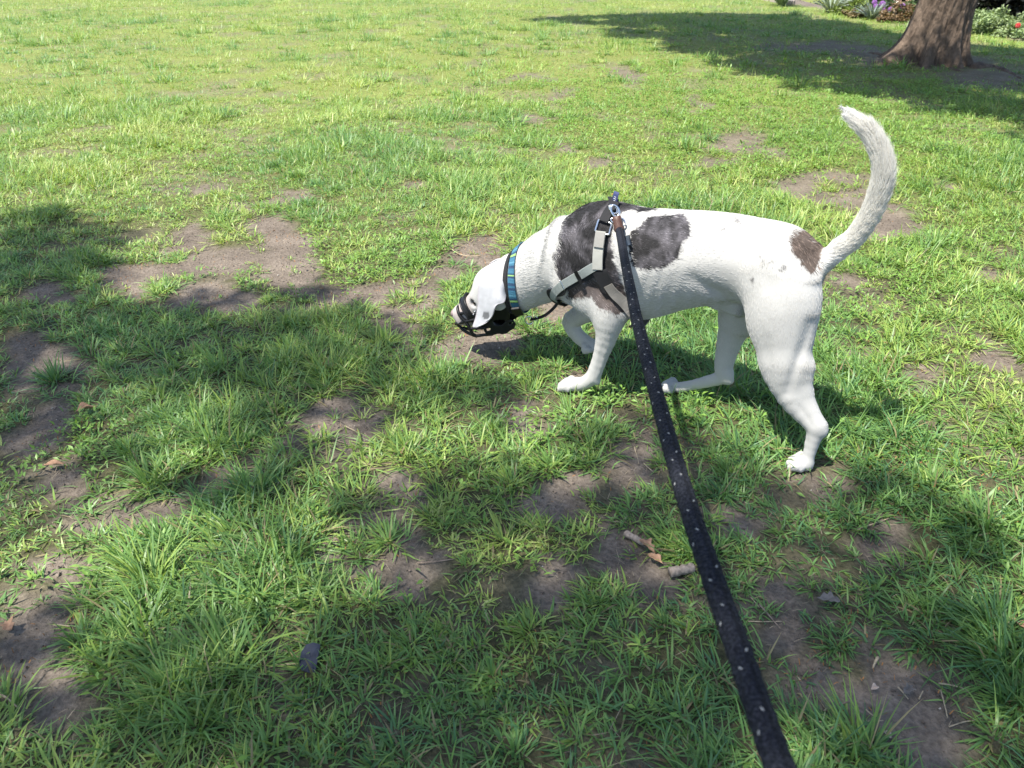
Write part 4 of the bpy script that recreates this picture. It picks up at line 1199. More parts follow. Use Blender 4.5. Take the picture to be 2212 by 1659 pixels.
def keep_off(x, y):
    """nothing grows where paws stand or through the tree's foot"""
    k = np.ones(len(x), bool)
    for p in ((-0.03, 0.113), (-0.745, 0.135), (-0.31, -0.05)):
        w = dog_world(np.array([p[0], p[1], 0.0])); k &= (x - w[0]) ** 2 + (y - w[1]) ** 2 > 0.022 ** 2
    k &= (x - TREE_X) ** 2 + (y - TREE_Y) ** 2 > 0.55 ** 2
    bx_, by_ = proj(np.stack([x, np.maximum(y, .3), np.zeros_like(x)], -1))
    k &= ~((y > 8) & (x > 4) & (by_ < bed_line(bx_)))
    return k
TREE_X, TREE_Y = at(2010, 134)[:2]
def broadleaf(x, y):
    """where small-leaved knotweed takes over from grass"""
    px, py = proj(np.stack([x, np.maximum(y, .3), np.zeros_like(x)], -1))
    m = np.zeros(len(x))
    for cx, cy, rx, ry, s in ((160, 960, 120, 50, 1), (480, 620, 80, 36, 0.9), (860, 600, 170, 60, 0.7), (1180, 950, 70, 70, 0.6), (700, 560, 60, 60, 0.6), (900, 560, 140, 60, 0.7), (1420, 560, 200, 60, .5),
                              (1750, 230, 520, 200, 0.75), (1350, 880, 130, 40, 0.6), (60, 990, 90, 70, 0.5), (1250, 240, 300, 130, 0.5), (1050, 700, 60, 40, 0.5), (1460, 880, 60, 60, 0.6), (2000, 560, 220, 130, 0.4),
                              (700, 640, 90, 30, .6), (450, 320, 120, 60, .3), (1640, 1150, 60, 30, .4), (1490, 1160, 40, 30, .8)):
        q = ((px - cx) / rx) ** 2 + ((py - cy) / ry) ** 2
        m = np.maximum(m, s * np.clip(1.3 - q, 0, 1))
    return np.clip(m * 1.3 + 0.8 * (fbm(x * 2.1, y * 2.1, 61) - 0.55), 0, 1)

def tufts(n, y0, y1, blades, spread, lmin, lmax, wid, nseg, name, flat=0.4, pad=0.9, cool=0.0):
    tx, ty = lawn_area(y0, y1, n, 0.72, pad)
    so = soil(tx, ty)
    k = (rng.random(len(tx)) > so * 0.955) & keep_off(tx, ty)
    bl = broadleaf(tx, ty)
    k &= rng.random(len(tx)) > bl * 0.62
    edge = so[k]
    tx, ty = tx[k], ty[k]
    T = len(tx)
    big = fbm(tx * 1.6, ty * 1.6, 71)
    size = (0.6 + 1.0 * np.clip((big - 0.3) / 0.4, 0, 1)) * rng.uniform(0.7, 1.25, T) * (1 - 0.55 * edge)
    size = size * (1 + 0.22 * np.clip((1.35 - ty) / 0.5, 0, 1))
    tone = np.clip(fbm(tx * 1.3, ty * 1.3, 77) * 1.3 - 0.25 + cool + rng.normal(0, 0.18, T), 0, 1)
    nb = np.maximum(3, (blades * rng.uniform(0.5, 1.5, T) * (1 - 0.4 * edge)).astype(int))
    idx = np.repeat(np.arange(T), nb); N = len(idx)
    r = np.abs(rng.normal(0, 1, N)) * spread; a = rng.uniform(0, 2 * math.pi, N)
    bx, by = tx[idx] + r * np.cos(a), ty[idx] + r * np.sin(a)
    wind = 2.2 + 3.0 * (fbm(tx * 0.8, ty * 0.8, 81)[idx] - 0.5)
    az = a + rng.normal(0, 0.7, N)
    vx, vy = np.cos(az) + 0.55 * np.cos(wind), np.sin(az) + 0.55 * np.sin(wind)
    az = np.arctan2(vy, vx)
    elev = np.clip(rng.normal(0.88, 0.34, N), 0.12, 1.45)
    lie = rng.random(N) < flat; elev = np.where(lie, rng.uniform(0.1, 0.5, N), elev)
    curl = np.abs(rng.normal(0.75, 0.45, N))
    ln = rng.uniform(lmin, lmax, N) * size[idx]
    w = wid * rng.uniform(0.65, 1.3, N)
    col = palette(rng.random(N), tone[idx]) * rng.uniform(0.78, 1.22, N)[:, None]
    dead = rng.random(N) < 0.045 + 0.05 * edge[idx]
    col[dead] = np.array([0.30, 0.25, 0.13]) * rng.uniform(0.6, 1.15, dead.sum())[:, None]
    return blade_mesh(name, bx, by, az, elev, curl, ln, w, col, nseg, M['grass'])

parts = [tufts(8200, 0.45, 3.3, 24, 0.019, 0.028, 0.066, 0.0047, 3, 'near', 0.5, cool=0.26),  # cool tone puts the bluish cast of foreground shade into the blades
         tufts(720, 0.5, 5.5, 85, 0.034, 0.045, 0.088, 0.0050, 3, 'hummocks', 0.28, cool=0.24),
         tufts(15500, 3.3, 7.0, 19, 0.028, 0.035, 0.078, 0.0058, 2, 'mid'),
         tufts(33000, 7.0, 22.0, 14, 0.070, 0.045, 0.085, 0.0105, 1, 'far'),
         tufts(900, 5.0, 15.0, 45, 0.055, 0.06, 0.115, 0.0100, 2, 'far hummocks', 0.2, cool=0.2)]
def merge(parts):
    vs, fs, cs, o = [], [], [], 0
    for v, f, c in parts: vs.append(v); fs.append(f + o); cs.append(c); o += len(v)
    return np.concatenate(vs), np.concatenate(fs), np.concatenate(cs)
v, f, c = merge(parts)
print('grass tris', len(f))
grass = mesh_np('grass', v, f, M['grass'], None, True, c)
tag(grass, 'green lawn grass in loose tufts between bare soil patches', 'grass', kind='stuff')

# small-leaved ground cover: short stems carrying pointed oval leaves
def leaves(n, y0, y1, per, spread, size, pad=0.9):
    tx, ty = lawn_area(y0, y1, n, 0.72, pad)
    bl = broadleaf(tx, ty); so = soil(tx, ty)
    k = (rng.random(len(tx)) < bl + 0.05) & (rng.random(len(tx)) > so * 0.97) & keep_off(tx, ty)
    tx, ty = tx[k], ty[k]; T = len(tx)
    idx = np.repeat(np.arange(T), np.maximum(3, (per * rng.uniform(0.5, 1.5, T)).astype(int))); N = len(idx)
    r = np.abs(rng.normal(0, 1, N)) * spread; a = rng.uniform(0, 2 * math.pi, N)
    bx, by = tx[idx] + r * np.cos(a), ty[idx] + r * np.sin(a)
    bz = gz(bx, by) + rng.uniform(0.002, 0.045, N) * np.clip(1.2 - r / (2.2 * spread), 0.15, 1)
    az = a + rng.normal(0, 0.6, N); el = rng.normal(0.35, 0.35, N)
    L = size * rng.uniform(0.6, 1.3, N); W = L * rng.uniform(0.28, 0.42, N)
    d = np.stack([np.cos(az) * np.cos(el), np.sin(az) * np.cos(el), np.sin(el)], 1)
    s = np.stack([-np.sin(az), np.cos(az), rng.normal(0, 0.25, N)], 1)
    up = np.cross(d, s)
    B = np.stack([bx, by, bz], 1)
    V = np.stack([B, B + d * (L * 0.45)[:, None] - s * (W / 2)[:, None] + up * (W * 0.18)[:, None], B + d * (L * 0.5)[:, None], B + d * (L * 0.45)[:, None] + s * (W / 2)[:, None] + up * (W * 0.18)[:, None], B + d * L[:, None] - up * (L * 0.12)[:, None]], 1)
    F = (np.arange(N)[:, None, None] * 5 + np.array([(0, 2, 1), (0, 3, 2), (1, 2, 4), (2, 3, 4)])[None]).reshape(-1, 3)
    tone = fbm(tx * 1.5, ty * 1.5, 91)[idx]
    col = np.array([0.205, 0.335, 0.060]) * (1 - tone[:, None]) + np.array([0.135, 0.265, 0.060]) * tone[:, None]
    col = col * rng.uniform(0.75, 1.3, N)[:, None]
    C = np.concatenate([np.repeat(col[:, None], 5, 1), np.ones((N, 5, 1))], 2).reshape(-1, 4)
    return V.reshape(-1, 3), F, C
v, f, c = merge([leaves(8000, 0.45, 3.6, 12, 0.026, 0.021), leaves(19000, 3.6, 8.0, 8, 0.035, 0.025), leaves(12000, 8.0, 16.0, 6, 0.06, 0.042)])
print('leaf tris', len(f))
cover = mesh_np('ground_cover', v, f, M['leaf'], None, True, c)
tag(cover, 'small-leaved knotweed growing among the lawn grass', 'ground cover', kind='stuff')

# dry litter: straw bits, seed husks and rusty catkins
def litter(n, y0, y1):
    x, y = lawn_area(y0, y1, n, 0.72, 0.9)
    so = soil(x, y); rust = fbm(x * 4, y * 4, 101)
    k = (rng.random(len(x)) < 0.12 + 0.6 * so + 0.9 * np.clip((rust - 0.62) / 0.1, 0, 1)) & keep_off(x, y)
    x, y, so, rust = x[k], y[k], so[k], rust[k]; N = len(x)
    az = rng.uniform(0, 2 * math.pi, N)
    isr = rng.random(N) < np.clip((rust - 0.56) / 0.1, 0.12, 0.9)
    L = np.where(isr, rng.uniform(0.003, 0.012, N), rng.exponential(0.012, N) + 0.005) * np.where(y > 4, 1.7, 1)
    W = np.where(isr, 0.0022, 0.0014) * rng.uniform(0.6, 1.5, N) * np.where(y > 4, 1.9, 1)
    col = np.where(isr[:, None], np.array([0.26, 0.125, 0.045]), np.array([0.27, 0.22, 0.15])) * rng.uniform(0.5, 1.25, N)[:, None]
    return blade_mesh('', x, y, az, rng.uniform(-0.1, 0.35, N), rng.uniform(-0.5, 0.9, N), L, W, col, 2, None, gz(x, y) + 0.001 + 0.012 * rng.random(N) * (1 - so))
v, f, c = merge([litter(30000, 0.5, 3.6), litter(18000, 3.6, 11.0)])
lit = mesh_np('dry_litter', v, f, attr_mat('dry_litter', 0.8, 0.2), None, True, c)
tag(lit, 'dry straw and rusty catkin bits strewn over soil and grass', 'litter', kind='stuff')
# ------------------------------------------------------------------ trees
def bark_mat(name, dark, light, sx=9.0, sz=2.2, bump=1.0):
    m, nt, b = new_mat(name); N = nt.nodes; Lk = nt.links
    tc = N.new('ShaderNodeTexCoord'); mp = N.new('ShaderNodeMapping'); mp.inputs['Scale'].default_value = (sx, sx, sz)
    Lk.new(tc.outputs['Object'], mp.inputs['Vector'])
    n1 = N.new('ShaderNodeTexNoise'); n1.inputs['Scale'].default_value = 2.2; n1.inputs['Detail'].default_value = 8; n1.inputs['Roughness'].default_value = 0.7
    v = N.new('ShaderNodeTexVoronoi'); v.inputs['Scale'].default_value = 2.4; v.feature = 'DISTANCE_TO_EDGE'
    Lk.new(mp.outputs[0], n1.inputs['Vector']); Lk.new(mp.outputs[0], v.inputs['Vector'])
    rp = N.new('ShaderNodeValToRGB'); rp.color_ramp.elements[0].position = 0.3; rp.color_ramp.elements[0].color = (*dark, 1); rp.color_ramp.elements[1].position = 0.7; rp.color_ramp.elements[1].color = (*light, 1)
    Lk.new(n1.outputs['Fac'], rp.inputs['Fac']); Lk.new(rp.outputs['Color'], b.inputs['Base Color'])
    ad = N.new('ShaderNodeMath'); ad.operation = 'ADD'; Lk.new(n1.outputs['Fac'], ad.inputs[0]); Lk.new(v.outputs['Distance'], ad.inputs[1])
    bp = N.new('ShaderNodeBump'); bp.inputs['Strength'].default_value = bump; bp.inputs['Distance'].default_value = 0.03
    Lk.new(ad.outputs[0], bp.inputs['Height']); Lk.new(bp.outputs['Normal'], b.inputs['Normal'])
    b.inputs['Roughness'].default_value = 0.9; b.inputs['Specular IOR Level'].default_value = 0.2
    return m
M['bark'] = bark_mat('grey_brown_bark', (0.045, 0.032, 0.024), (0.190, 0.140, 0.105), 7.0, 3.0, 1.0)
M['tree_leaf'] = attr_mat('tree_leaf', 0.5, 0.4, 0.30, (1.2, 1.2, 0.5))

def soft(px, py, L):
    m = np.zeros(np.shape(px))
    for cx, cy, rx, ry, s in L:
        q = np.sqrt(((px - cx) / rx) ** 2 + ((py - cy) / ry) ** 2)
        m = np.maximum(m, s * np.clip((1.25 - q) / 0.5, 0, 1))
    return m

def foliage_clumps(centres, n_leaf, rad, size, base, var=0.25):
    """leaf-sized faces spread through clumps"""
    T = len(centres); idx = np.repeat(np.arange(T), n_leaf); N = len(idx)
    d = rng.normal(0, 1, (N, 3)); d /= np.linalg.norm(d, axis=1, keepdims=True)
    p = centres[idx] + d * (rad * rng.random(N) ** 0.45)[:, None] * np.array([1, 1, 0.7])
    ax = rng.normal(0, 1, (N, 3)); ax[:, 2] *= 0.5; ax /= np.linalg.norm(ax, axis=1, keepdims=True)
    nr = rng.normal(0, 1, (N, 3)); nr[:, 2] = np.abs(nr[:, 2]) + 0.6
    s = np.cross(ax, nr); s /= np.linalg.norm(s, axis=1, keepdims=True); up = np.cross(s, ax)
    L = size * rng.uniform(0.7, 1.3, N); W = L * 0.55
    V = np.stack([p, p + ax * (L * 0.4)[:, None] + s * (W / 2)[:, None] + up * (W * 0.15)[:, None], p + ax * L[:, None], p + ax * (L * 0.4)[:, None] - s * (W / 2)[:, None] + up * (W * 0.15)[:, None]], 1)
    F = (np.arange(N)[:, None, None] * 4 + np.array([(0, 1, 2), (0, 2, 3)])[None]).reshape(-1, 3)
    col = np.array(base) * rng.uniform(1 - var, 1 + var, N)[:, None] * rng.uniform(0.8, 1.2, T)[idx][:, None]
    C = np.concatenate([np.repeat(col[:, None], 4, 1), np.ones((N, 4, 1))], 2).reshape(-1, 4)
    return V.reshape(-1, 3), F, C

def kmeans(P, k, it=8):
    c = P[rng.choice(len(P), k, replace=False)].copy()
    for _ in range(it):
        a = ((P[:, None] - c[None]) ** 2).sum(-1).argmin(1)
        for j in range(k):
            if (a == j).any(): c[j] = P[a == j].mean(0)
    return c, a

def branch_system(root, centres, fork, k, r0):
    """limbs from the fork to groups of clumps, twigs from the limbs to each clump"""
    c, a = kmeans(centres, k)
    tw = MB()
    for j in range(k):
        if not (a == j).any(): continue
        e = c[j] - np.array([0, 0, 0.35]); mid = fork * 0.45 + e * 0.55 + np.array([rng.normal(0, .2), rng.normal(0, .2), -0.25])
        ln = np.linalg.norm(e - fork)
        pts = spline([fork - np.array([0, 0, 0.2]), fork * 0.75 + mid * 0.25 + np.array([0, 0, 0.1]), mid, e], 5)
        rr = np.linspace(r0 * (0.55 + 0.1 * rng.random()), 0.022, len(pts))
        mb = MB(); mb.tube(pts, list(rr), 8); mb.build('limb', M['bark'], root)
        for q in centres[a == j]:
            i = rng.integers(len(pts) // 2, len(pts)); s = pts[i]
            m_ = (s + q) / 2 + rng.normal(0, 0.05, 3)
            tw.tube([s, m_, q], [0.010, 0.007, 0.003], 4)
    tw.build('twigs', M['bark'], root)

# the tree at the lawn's edge ------------------------------------------
tp = at(2010, 134); TREE_X, TREE_Y = tp[0], tp[1]
tree = empty('tree', (TREE_X, TREE_Y, 0))
tag(tree, 'thick brown tree trunk with flared roots at the lawn\'s far edge', 'tree')
nth, nz_ = 180, 110
th = np.linspace(0, 2 * math.pi, nth, endpoint=False)
zz = np.concatenate([np.linspace(-0.08, 0.9, 80), np.linspace(0.95, 4.2, 30)])
TH, ZZ = np.meshgrid(th, zz)
lobes = [(3.35, 0.42, 0.30), (4.15, 0.22, 0.16), (4.95, 0.18, 0.16), (5.55, 0.14, 0.25), (0.25, 0.10, 0.3), (1.3, 0.3, 0.35), (2.3, 0.3, 0.35)]
fl = np.zeros_like(TH)
for a0, amp, wd in lobes:
    dth = np.angle(np.exp(1j * (TH - a0)))
    fl = fl + amp * np.exp(-(dth / wd) ** 2)
zc_ = np.maximum(ZZ, 0)
Rr = 0.272 - 0.012 * zc_ + 0.05 * np.exp(-zc_ / 0.5) + fl * np.exp(-zc_ / 0.17) * 0.85 + fl * 0.14 * np.exp(-zc_ / 0.8)
Rr = Rr + 0.020 * (fbm(TH * 4.1, ZZ * 2.5, 41) - 0.5) + 0.016 * (fbm(TH * 11, ZZ * 5, 43) - 0.5)
wrp = 1.2 * fbm(TH * 3, ZZ * 4, 47)
Rr = Rr - 0.020 * np.abs(2 * fbm(TH * 9 + wrp, ZZ * 3.2 + wrp, 45, 2) - 1) ** 0.7 - 0.010 * np.abs(2 * fbm(TH * 22 + wrp, ZZ * 9, 49, 2) - 1)
lean = 0.02 * ZZ
V = np.stack([Rr * np.cos(TH) + lean, Rr * np.sin(TH), ZZ], -1).reshape(-1, 3)
ii = (np.arange(nz_ - 1)[:, None] * nth + np.arange(nth)[None]); jj = (np.arange(nz_ - 1)[:, None] * nth + (np.arange(nth)[None] + 1) % nth)
F = np.stack([ii.ravel(), jj.ravel(), jj.ravel() + nth, ii.ravel() + nth], 1)
mesh_np('trunk', V, F, M['bark'], tree)
for pts, r in (([(1990, 118), (1955, 121), (1925, 121), (1900, 118), (1878, 114)], 0.075), ([(1985, 128), (1950, 129), (1918, 128)], 0.06), ([(2100, 148), (2125, 146), (2150, 146), (2178, 156), (2205, 168)], 0.07), ([(2095, 140), (2120, 138), (2150, 142)], 0.05), ([(2050, 148), (2075, 154), (2110, 160)], 0.04)):
    P = [at(*q) - np.array([TREE_X, TREE_Y, 0.02]) for q in pts]
    P = spline(P, 4); rr = np.linspace(r, r * 0.35, len(P)) * (1 + 0.2 * rng.normal(0, 1, len(P)).clip(-1, 1))
    mb = MB(); mb.tube(P, list(rr), 8); mb.build('root', M['bark'], tree)

def shade_far(x, y):
    """where that tree's crown keeps the sun off the ground"""
    px, py = proj(np.stack([x, np.maximum(y, 1.0), np.zeros_like(x)], -1))
    low = np.interp(px, [1180, 1260, 1350, 1480, 1620, 1800, 1950, 2100, 2260, 2900], [44, 52, 80, 112, 158, 200, 216, 258, 295, 420])
    top = np.interp(px, [1180, 1300, 1450, 1650, 1800, 1950, 2110, 2260, 2900], [40, 30, 16, 24, 48, 72, 108, 132, 160])
    m = np.clip((low - py) / 10 + 0.5, 0, 1) * np.clip((py - top) / 5 + 0.5, 0, 1)
    m = m * (1 - 0.9 * soft(px, py, [(1955, 132, 75, 13, 1), (2090, 142, 45, 13, 1), (2045, 108, 22, 7, 1), (1810, 128, 55, 8, 1), (1690, 92, 40, 5, .8), (1400, 60, 50, 8, .7), (1770, 180, 80, 8, .7), (2110, 200, 40, 14, .6), (2000, 190, 60, 8, .6), (1560, 110, 60, 8, .5)]))
    edge = np.clip((low - py) / 60, 0, 1)
    m = m * (0.55 + 0.45 * edge + 0.5 * (fbm(x * 2.2, y * 2.2, 55) - 0.5))
    return np.where((x > 9.5) | (y > 15.0), 0, m)
def crown(shade, x0, x1, y0, y1, step, h0, h1, seed):
    gx, gy = np.meshgrid(np.arange(x0, x1, step), np.arange(y0, y1, step)); gx = gx.ravel() + rng.uniform(-.5, .5, gx.size) * step; gy = gy.ravel() + rng.uniform(-.5, .5, gy.size) * step
    k = rng.random(len(gx)) < shade(gx, gy)
    gx, gy = gx[k], gy[k]; h = rng.uniform(h0, h1, len(gx))
    return np.stack([gx - SHX * h, gy - SHY * h, h], 1)
cf = crown(shade_far, 0.3, 9.5, 5.0, 15.0, 0.27, 3.9, 6.6, 1)
cfl = cf - np.array([TREE_X, TREE_Y, 0])
branch_system(tree, cfl, np.array([0.07, 0, 3.9]), 16, 0.2)
v, f, c = foliage_clumps(cfl, 105, 0.30, 0.145, (0.060, 0.115, 0.030))
mesh_np('crown', v, f, M['tree_leaf'], tree, False, c)

# the tree behind the camera whose leaves dapple the foreground ---------
SHADE = [(90, 540, 215, 80, 1.0), (560, 740, 350, 105, 0.95), (300, 690, 220, 60, 0.5), (800, 820, 260, 105, 0.82), (600, 960, 140, 60, 0.9), (1050, 900, 200, 90, 0.42), (350, 1000, 150, 60, 0.6), (430, 1080, 190, 50, 0.6),
         (1100, 1100, 330, 100, 0.88), (850, 1130, 130, 80, 0.85), (1340, 1000, 140, 130, 0.75), (1650, 1150, 280, 140, 0.85), (1880, 1270, 270, 180, 0.92), (1760, 1010, 130, 55, 0.6), (2010, 1060, 120, 60, 0.5),
         (1106, 1580, 1300, 190, 0.96), (1500, 1400, 700, 150, 0.95), (1000, 1350, 330, 110, 0.92), (150, 1580, 420, 150, 0.96), (60, 1390, 100, 60, 0.7), (90, 880, 130, 55, 0.55), (700, 660, 120, 40, 0.6), (2100, 1480, 250, 200, 0.95), (100, 660, 140, 40, .4), (1240, 800, 160, 60, .5)]
HOLE = [(650, 1240, 190, 95, 1.0), (500, 1215, 160, 85, 1.0), (260, 1170, 220, 80, 0.8), (80, 1260, 100, 50, 0.6), (160, 955, 100, 40, 0.75), (740, 912, 70, 28, 0.9), (280, 1090, 80, 25, 0.85), (2150, 1290, 70, 45, 0.85),
        (1470, 1160, 55, 30, 0.95), (1600, 885, 100, 55, 1.0), (1030, 742, 130, 28, 1.0), (1010, 940, 150, 45, 0.5), (330, 860, 90, 40, .5), (1200, 1400, 60, 30, .4), (1650, 1210, 60, 25, .5), (1900, 1120, 60, 25, .5), (2180, 1560, 60, 30, .4), (700, 1440, 60, 25, .4), (420, 1420, 70, 25, .5)]
_sv = dog_world(verts[::7]); _sg = np.stack([_sv[:, 0] + SHX * _sv[:, 2], _sv[:, 1] + SHY * _sv[:, 2]], 1)   # where the dog's own shadow falls
_sk = np.zeros((120, 120), bool); _si = np.floor((_sg - np.array([-0.8, 0.9])) / 0.025).astype(int).clip(0, 119); _sk[_si[:, 0], _si[:, 1]] = True
for _ in range(5): _sk = _sk | np.roll(_sk, 1, 0) | np.roll(_sk, -1, 0) | np.roll(_sk, 1, 1) | np.roll(_sk, -1, 1)
def dog_in_sun(x, y):
    i = np.floor((x + 0.8) / 0.025).astype(int); j = np.floor((y - 0.9) / 0.025).astype(int)
    ok = (i >= 0) & (i < 120) & (j >= 0) & (j < 120)
    return ok & _sk[i.clip(0, 119), j.clip(0, 119)]
def shade_near(x, y):
    px, py = proj(np.stack([x, np.maximum(y, 0.35), np.zeros_like(x)], -1))
    m = soft(px, py, SHADE) * (1 - soft(px, py, HOLE))
    line = np.interp(px, [1700, 1850, 2212, 2600], [880, 900, 1190, 1500])
    m = np.where((px > 1780) & (py < line), 0, m)
    m = np.clip(m * 1.1 * (0.85 + 0.7 * (fbm(x * 4, y * 4, 57) - 0.42)), 0, 1)
    m = np.where(dog_in_sun(x, y), 0, m)
    out_ = (py > 1700) | (y < 0.75)
    gen = 0.9 * (fbm(x * 1.1, y * 1.1, 59) > 0.40)
    m = np.where(out_, gen, m)
    return np.where((x < -3.6) & (y > 0.9), np.where(y < 3.0, 0.5 * gen, 0), m)
cn = crown(shade_near, -4.6, 3.2, -3.2, 4.6, 0.115, 5.6, 8.0, 2)
shade_tree = empty('shade_tree', (-3.4, -1.9, 0))
tag(shade_tree, 'broad leafy tree outside the picture that dapples the foreground', 'tree')
so_ = np.array([-3.4, -1.9, 0])
mb = MB(); zs = np.linspace(-0.1, 4.2, 16)
mb.tube([np.array([0.05 * math.sin(z), 0.04 * math.cos(z * 1.3), z]) for z in zs], [0.24 + 0.22 * math.exp(-max(z, 0) / 0.25) for z in zs], 20); mb.build('trunk', M['bark'], shade_tree)
branch_system(shade_tree, cn - so_, np.array([0, 0, 4.1]), 18, 0.16)
v, f, c = foliage_clumps(cn - so_, 25, 0.12, 0.075, (0.065, 0.125, 0.030))
mesh_np('crown', v, f, M['tree_leaf'], shade_tree, False, c)
print('clumps', len(cf), len(cn))

# ------------------------------------------------------------------ flower bed beyond the lawn
M['garden_leaf'] = attr_mat('garden_leaf', 0.5, 0.4, 0.25, (1.15, 1.15, 0.6))
M['stem'] = plain('green_stem', (0.08, 0.13, 0.05), 0.6)
def bush(name, label, cat, px, py, Y, w, d, h, size, base, n, group=None, flat=0.55, z0=None):
    p = at_depth(px, py, Y); zb = float(gz(np.array([p[0]]), np.array([Y]))[0]) if z0 is None else z0
    e = empty(name, (p[0], Y, zb)); tag(e, label, cat, group)
    k = max(8, n // 60)
    u = rng.normal(0, 1, (k, 3)); u /= np.linalg.norm(u, axis=1, keepdims=True); u[:, 2] = np.abs(u[:, 2])
    ce = u * np.array([w / 2, d / 2, h]) * rng.uniform(0.35, 0.92, k)[:, None]
    v, f, c = foliage_clumps(ce, n // k, min(w, h) * 0.26, size, base, 0.35)
    v[:, 2] = np.maximum(v[:, 2], 0.01)
    mesh_np('foliage', v, f, M['garden_leaf'], e, False, c)
    mb = MB()
    for q in ce[:14]: mb.tube([np.array([q[0] * 0.1, q[1] * 0.1, -0.02]), q * np.array([0.5, 0.5, 0.55]), q], [0.012, 0.008, 0.004], 5)
    mb.build('stems', M['stem'], e)
    return e
def strappy(name, label, px, py, Y, n, h, base):
    p = at_depth(px, py, Y); e = empty(name, (p[0], Y, float(gz(np.array([p[0]]), np.array([Y]))[0]))); tag(e, label, 'plant')
    a = rng.uniform(0, 2 * math.pi, n)
    v, f, c = blade_mesh('', 0.05 * np.cos(a), 0.05 * np.sin(a), a, rng.uniform(0.8, 1.4, n), rng.uniform(0.4, 1.3, n), h * rng.uniform(0.7, 1.2, n), np.full(n, 0.03), np.array(base) * rng.uniform(0.7, 1.3, n)[:, None], 4, None, np.zeros(n))
    mesh_np('leaves', v, f, M['garden_leaf'], e, True, c)
strappy('strappy_plant', 'grey-green strap-leaved plant beside the kerb stones at the bed\'s edge', 1688, 14, 16.6, 90, 0.55, (0.17, 0.24, 0.13))
strappy('strappy_plant', 'pale silvery strap-leaved plant right of the dark gap in the bed', 1795, 26, 15.3, 110, 0.5, (0.26, 0.31, 0.24))
strappy('strappy_plant', 'low bluish strap-leaved plant between two bronze shrubs', 1880, 50, 14.1, 80, 0.32, (0.22, 0.27, 0.24))
bush('garden_shrub', 'yellow-green leafy plant in the bed left of the purple flowers', 'shrub', 1838, 30, 14.9, 0.75, 0.6, 0.34, 0.06, (0.16, 0.22, 0.045), 1500)
bush('garden_shrub', 'low bronze-leaved shrub left of the purple flowers', 'shrub', 1850, 42, 14.4, 0.55, 0.45, 0.20, 0.05, (0.17, 0.13, 0.06), 900)
bush('garden_shrub', 'bronze-brown shrub touching the tree trunk\'s left side', 'shrub', 1938, 46, 13.7, 0.7, 0.5, 0.30, 0.05, (0.15, 0.10, 0.05), 1500)
bush('garden_shrub', 'dark green shrub behind the purple globe flowers', 'shrub', 1905, 20, 15.4, 1.1, 0.6, 0.28, 0.06, (0.06, 0.10, 0.035), 1800)
bush('garden_shrub', 'mid green shrub directly left of the trunk behind the bronze one', 'shrub', 1968, 24, 14.6, 0.8, 0.7, 0.30, 0.05, (0.10, 0.16, 0.06), 1800)
bush('garden_shrub', 'pale green rounded rose bush right of the tree trunk', 'shrub', 2155, 86, 11.9, 1.5, 1.0, 0.33, 0.05, (0.23, 0.30, 0.14), 4200)
bush('garden_shrub', 'pale green bush cut by the picture\'s right edge', 'shrub', 2225, 100, 11.3, 0.9, 0.9, 0.26, 0.05, (0.20, 0.27, 0.12), 2600)
bush('garden_shrub', 'green bush seen just beside the trunk\'s right flank', 'shrub', 2118, 74, 12.7, 0.9, 0.8, 0.26, 0.05, (0.19, 0.26, 0.11), 2200)
hb = at_depth(2190, 40, 14.2)
bush('dark_hedge', 'dense hedge behind the rose bush, deep shade put into its near-black leaves', 'hedge', 2200, 40, 14.9, 4.6, 1.6, 1.7, 0.11, (0.006, 0.009, 0.005), 15000)  # leaf colour taken nearly to black in place of real shade
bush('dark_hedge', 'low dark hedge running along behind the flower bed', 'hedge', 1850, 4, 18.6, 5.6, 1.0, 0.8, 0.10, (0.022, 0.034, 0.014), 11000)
# purple globe flowers on stalks
M['purple'] = plain('purple_petals', (0.26, 0.11, 0.34), 0.6, 0, 0.3, 0.5, 60, 0.4)
M['white_petal'] = plain('white_petals', (0.7, 0.68, 0.6), 0.6)
M['red'] = plain('red_petals', (0.55, 0.03, 0.035), 0.5)
def globe(px, py, Y, r, label, mat_, name, cat, group):
    p = at_depth(px, py, Y); zb = float(gz(np.array([p[0]]), np.array([Y]))[0])
    e = empty(name, (p[0], Y, zb)); tag(e, label, cat, group); h = max(0.06, p[2] - zb)
    mb = MB(); mb.tube([(0, 0, -0.02), (0.01, 0, h * 0.5), (0, 0, h)], 0.006, 6); mb.build('stalk', M['stem'], e)
    mb = MB()
    for k in range(46):
        z_ = 1 - 2 * (k + 0.5) / 46; a = k * 2.39996; s_ = math.sqrt(1 - z_ * z_); dvec = np.array([s_ * math.cos(a), s_ * math.sin(a), z_])
        c_ = np.array([0, 0, h]) + dvec * r * 0.85; t1 = np.cross(dvec, [0.3, 0.2, 0.9]); t1 /= np.linalg.norm(t1); t2 = np.cross(dvec, t1)
        q_ = r * 0.28
        mb.add([c_ + t1 * q_, c_ + t2 * q_, c_ - t1 * q_, c_ - t2 * q_, c_ + dvec * q_ * 0.9], [(0, 1, 4), (1, 2, 4), (2, 3, 4), (3, 0, 4)])
    mb.build('flower_head', mat_, e, False)
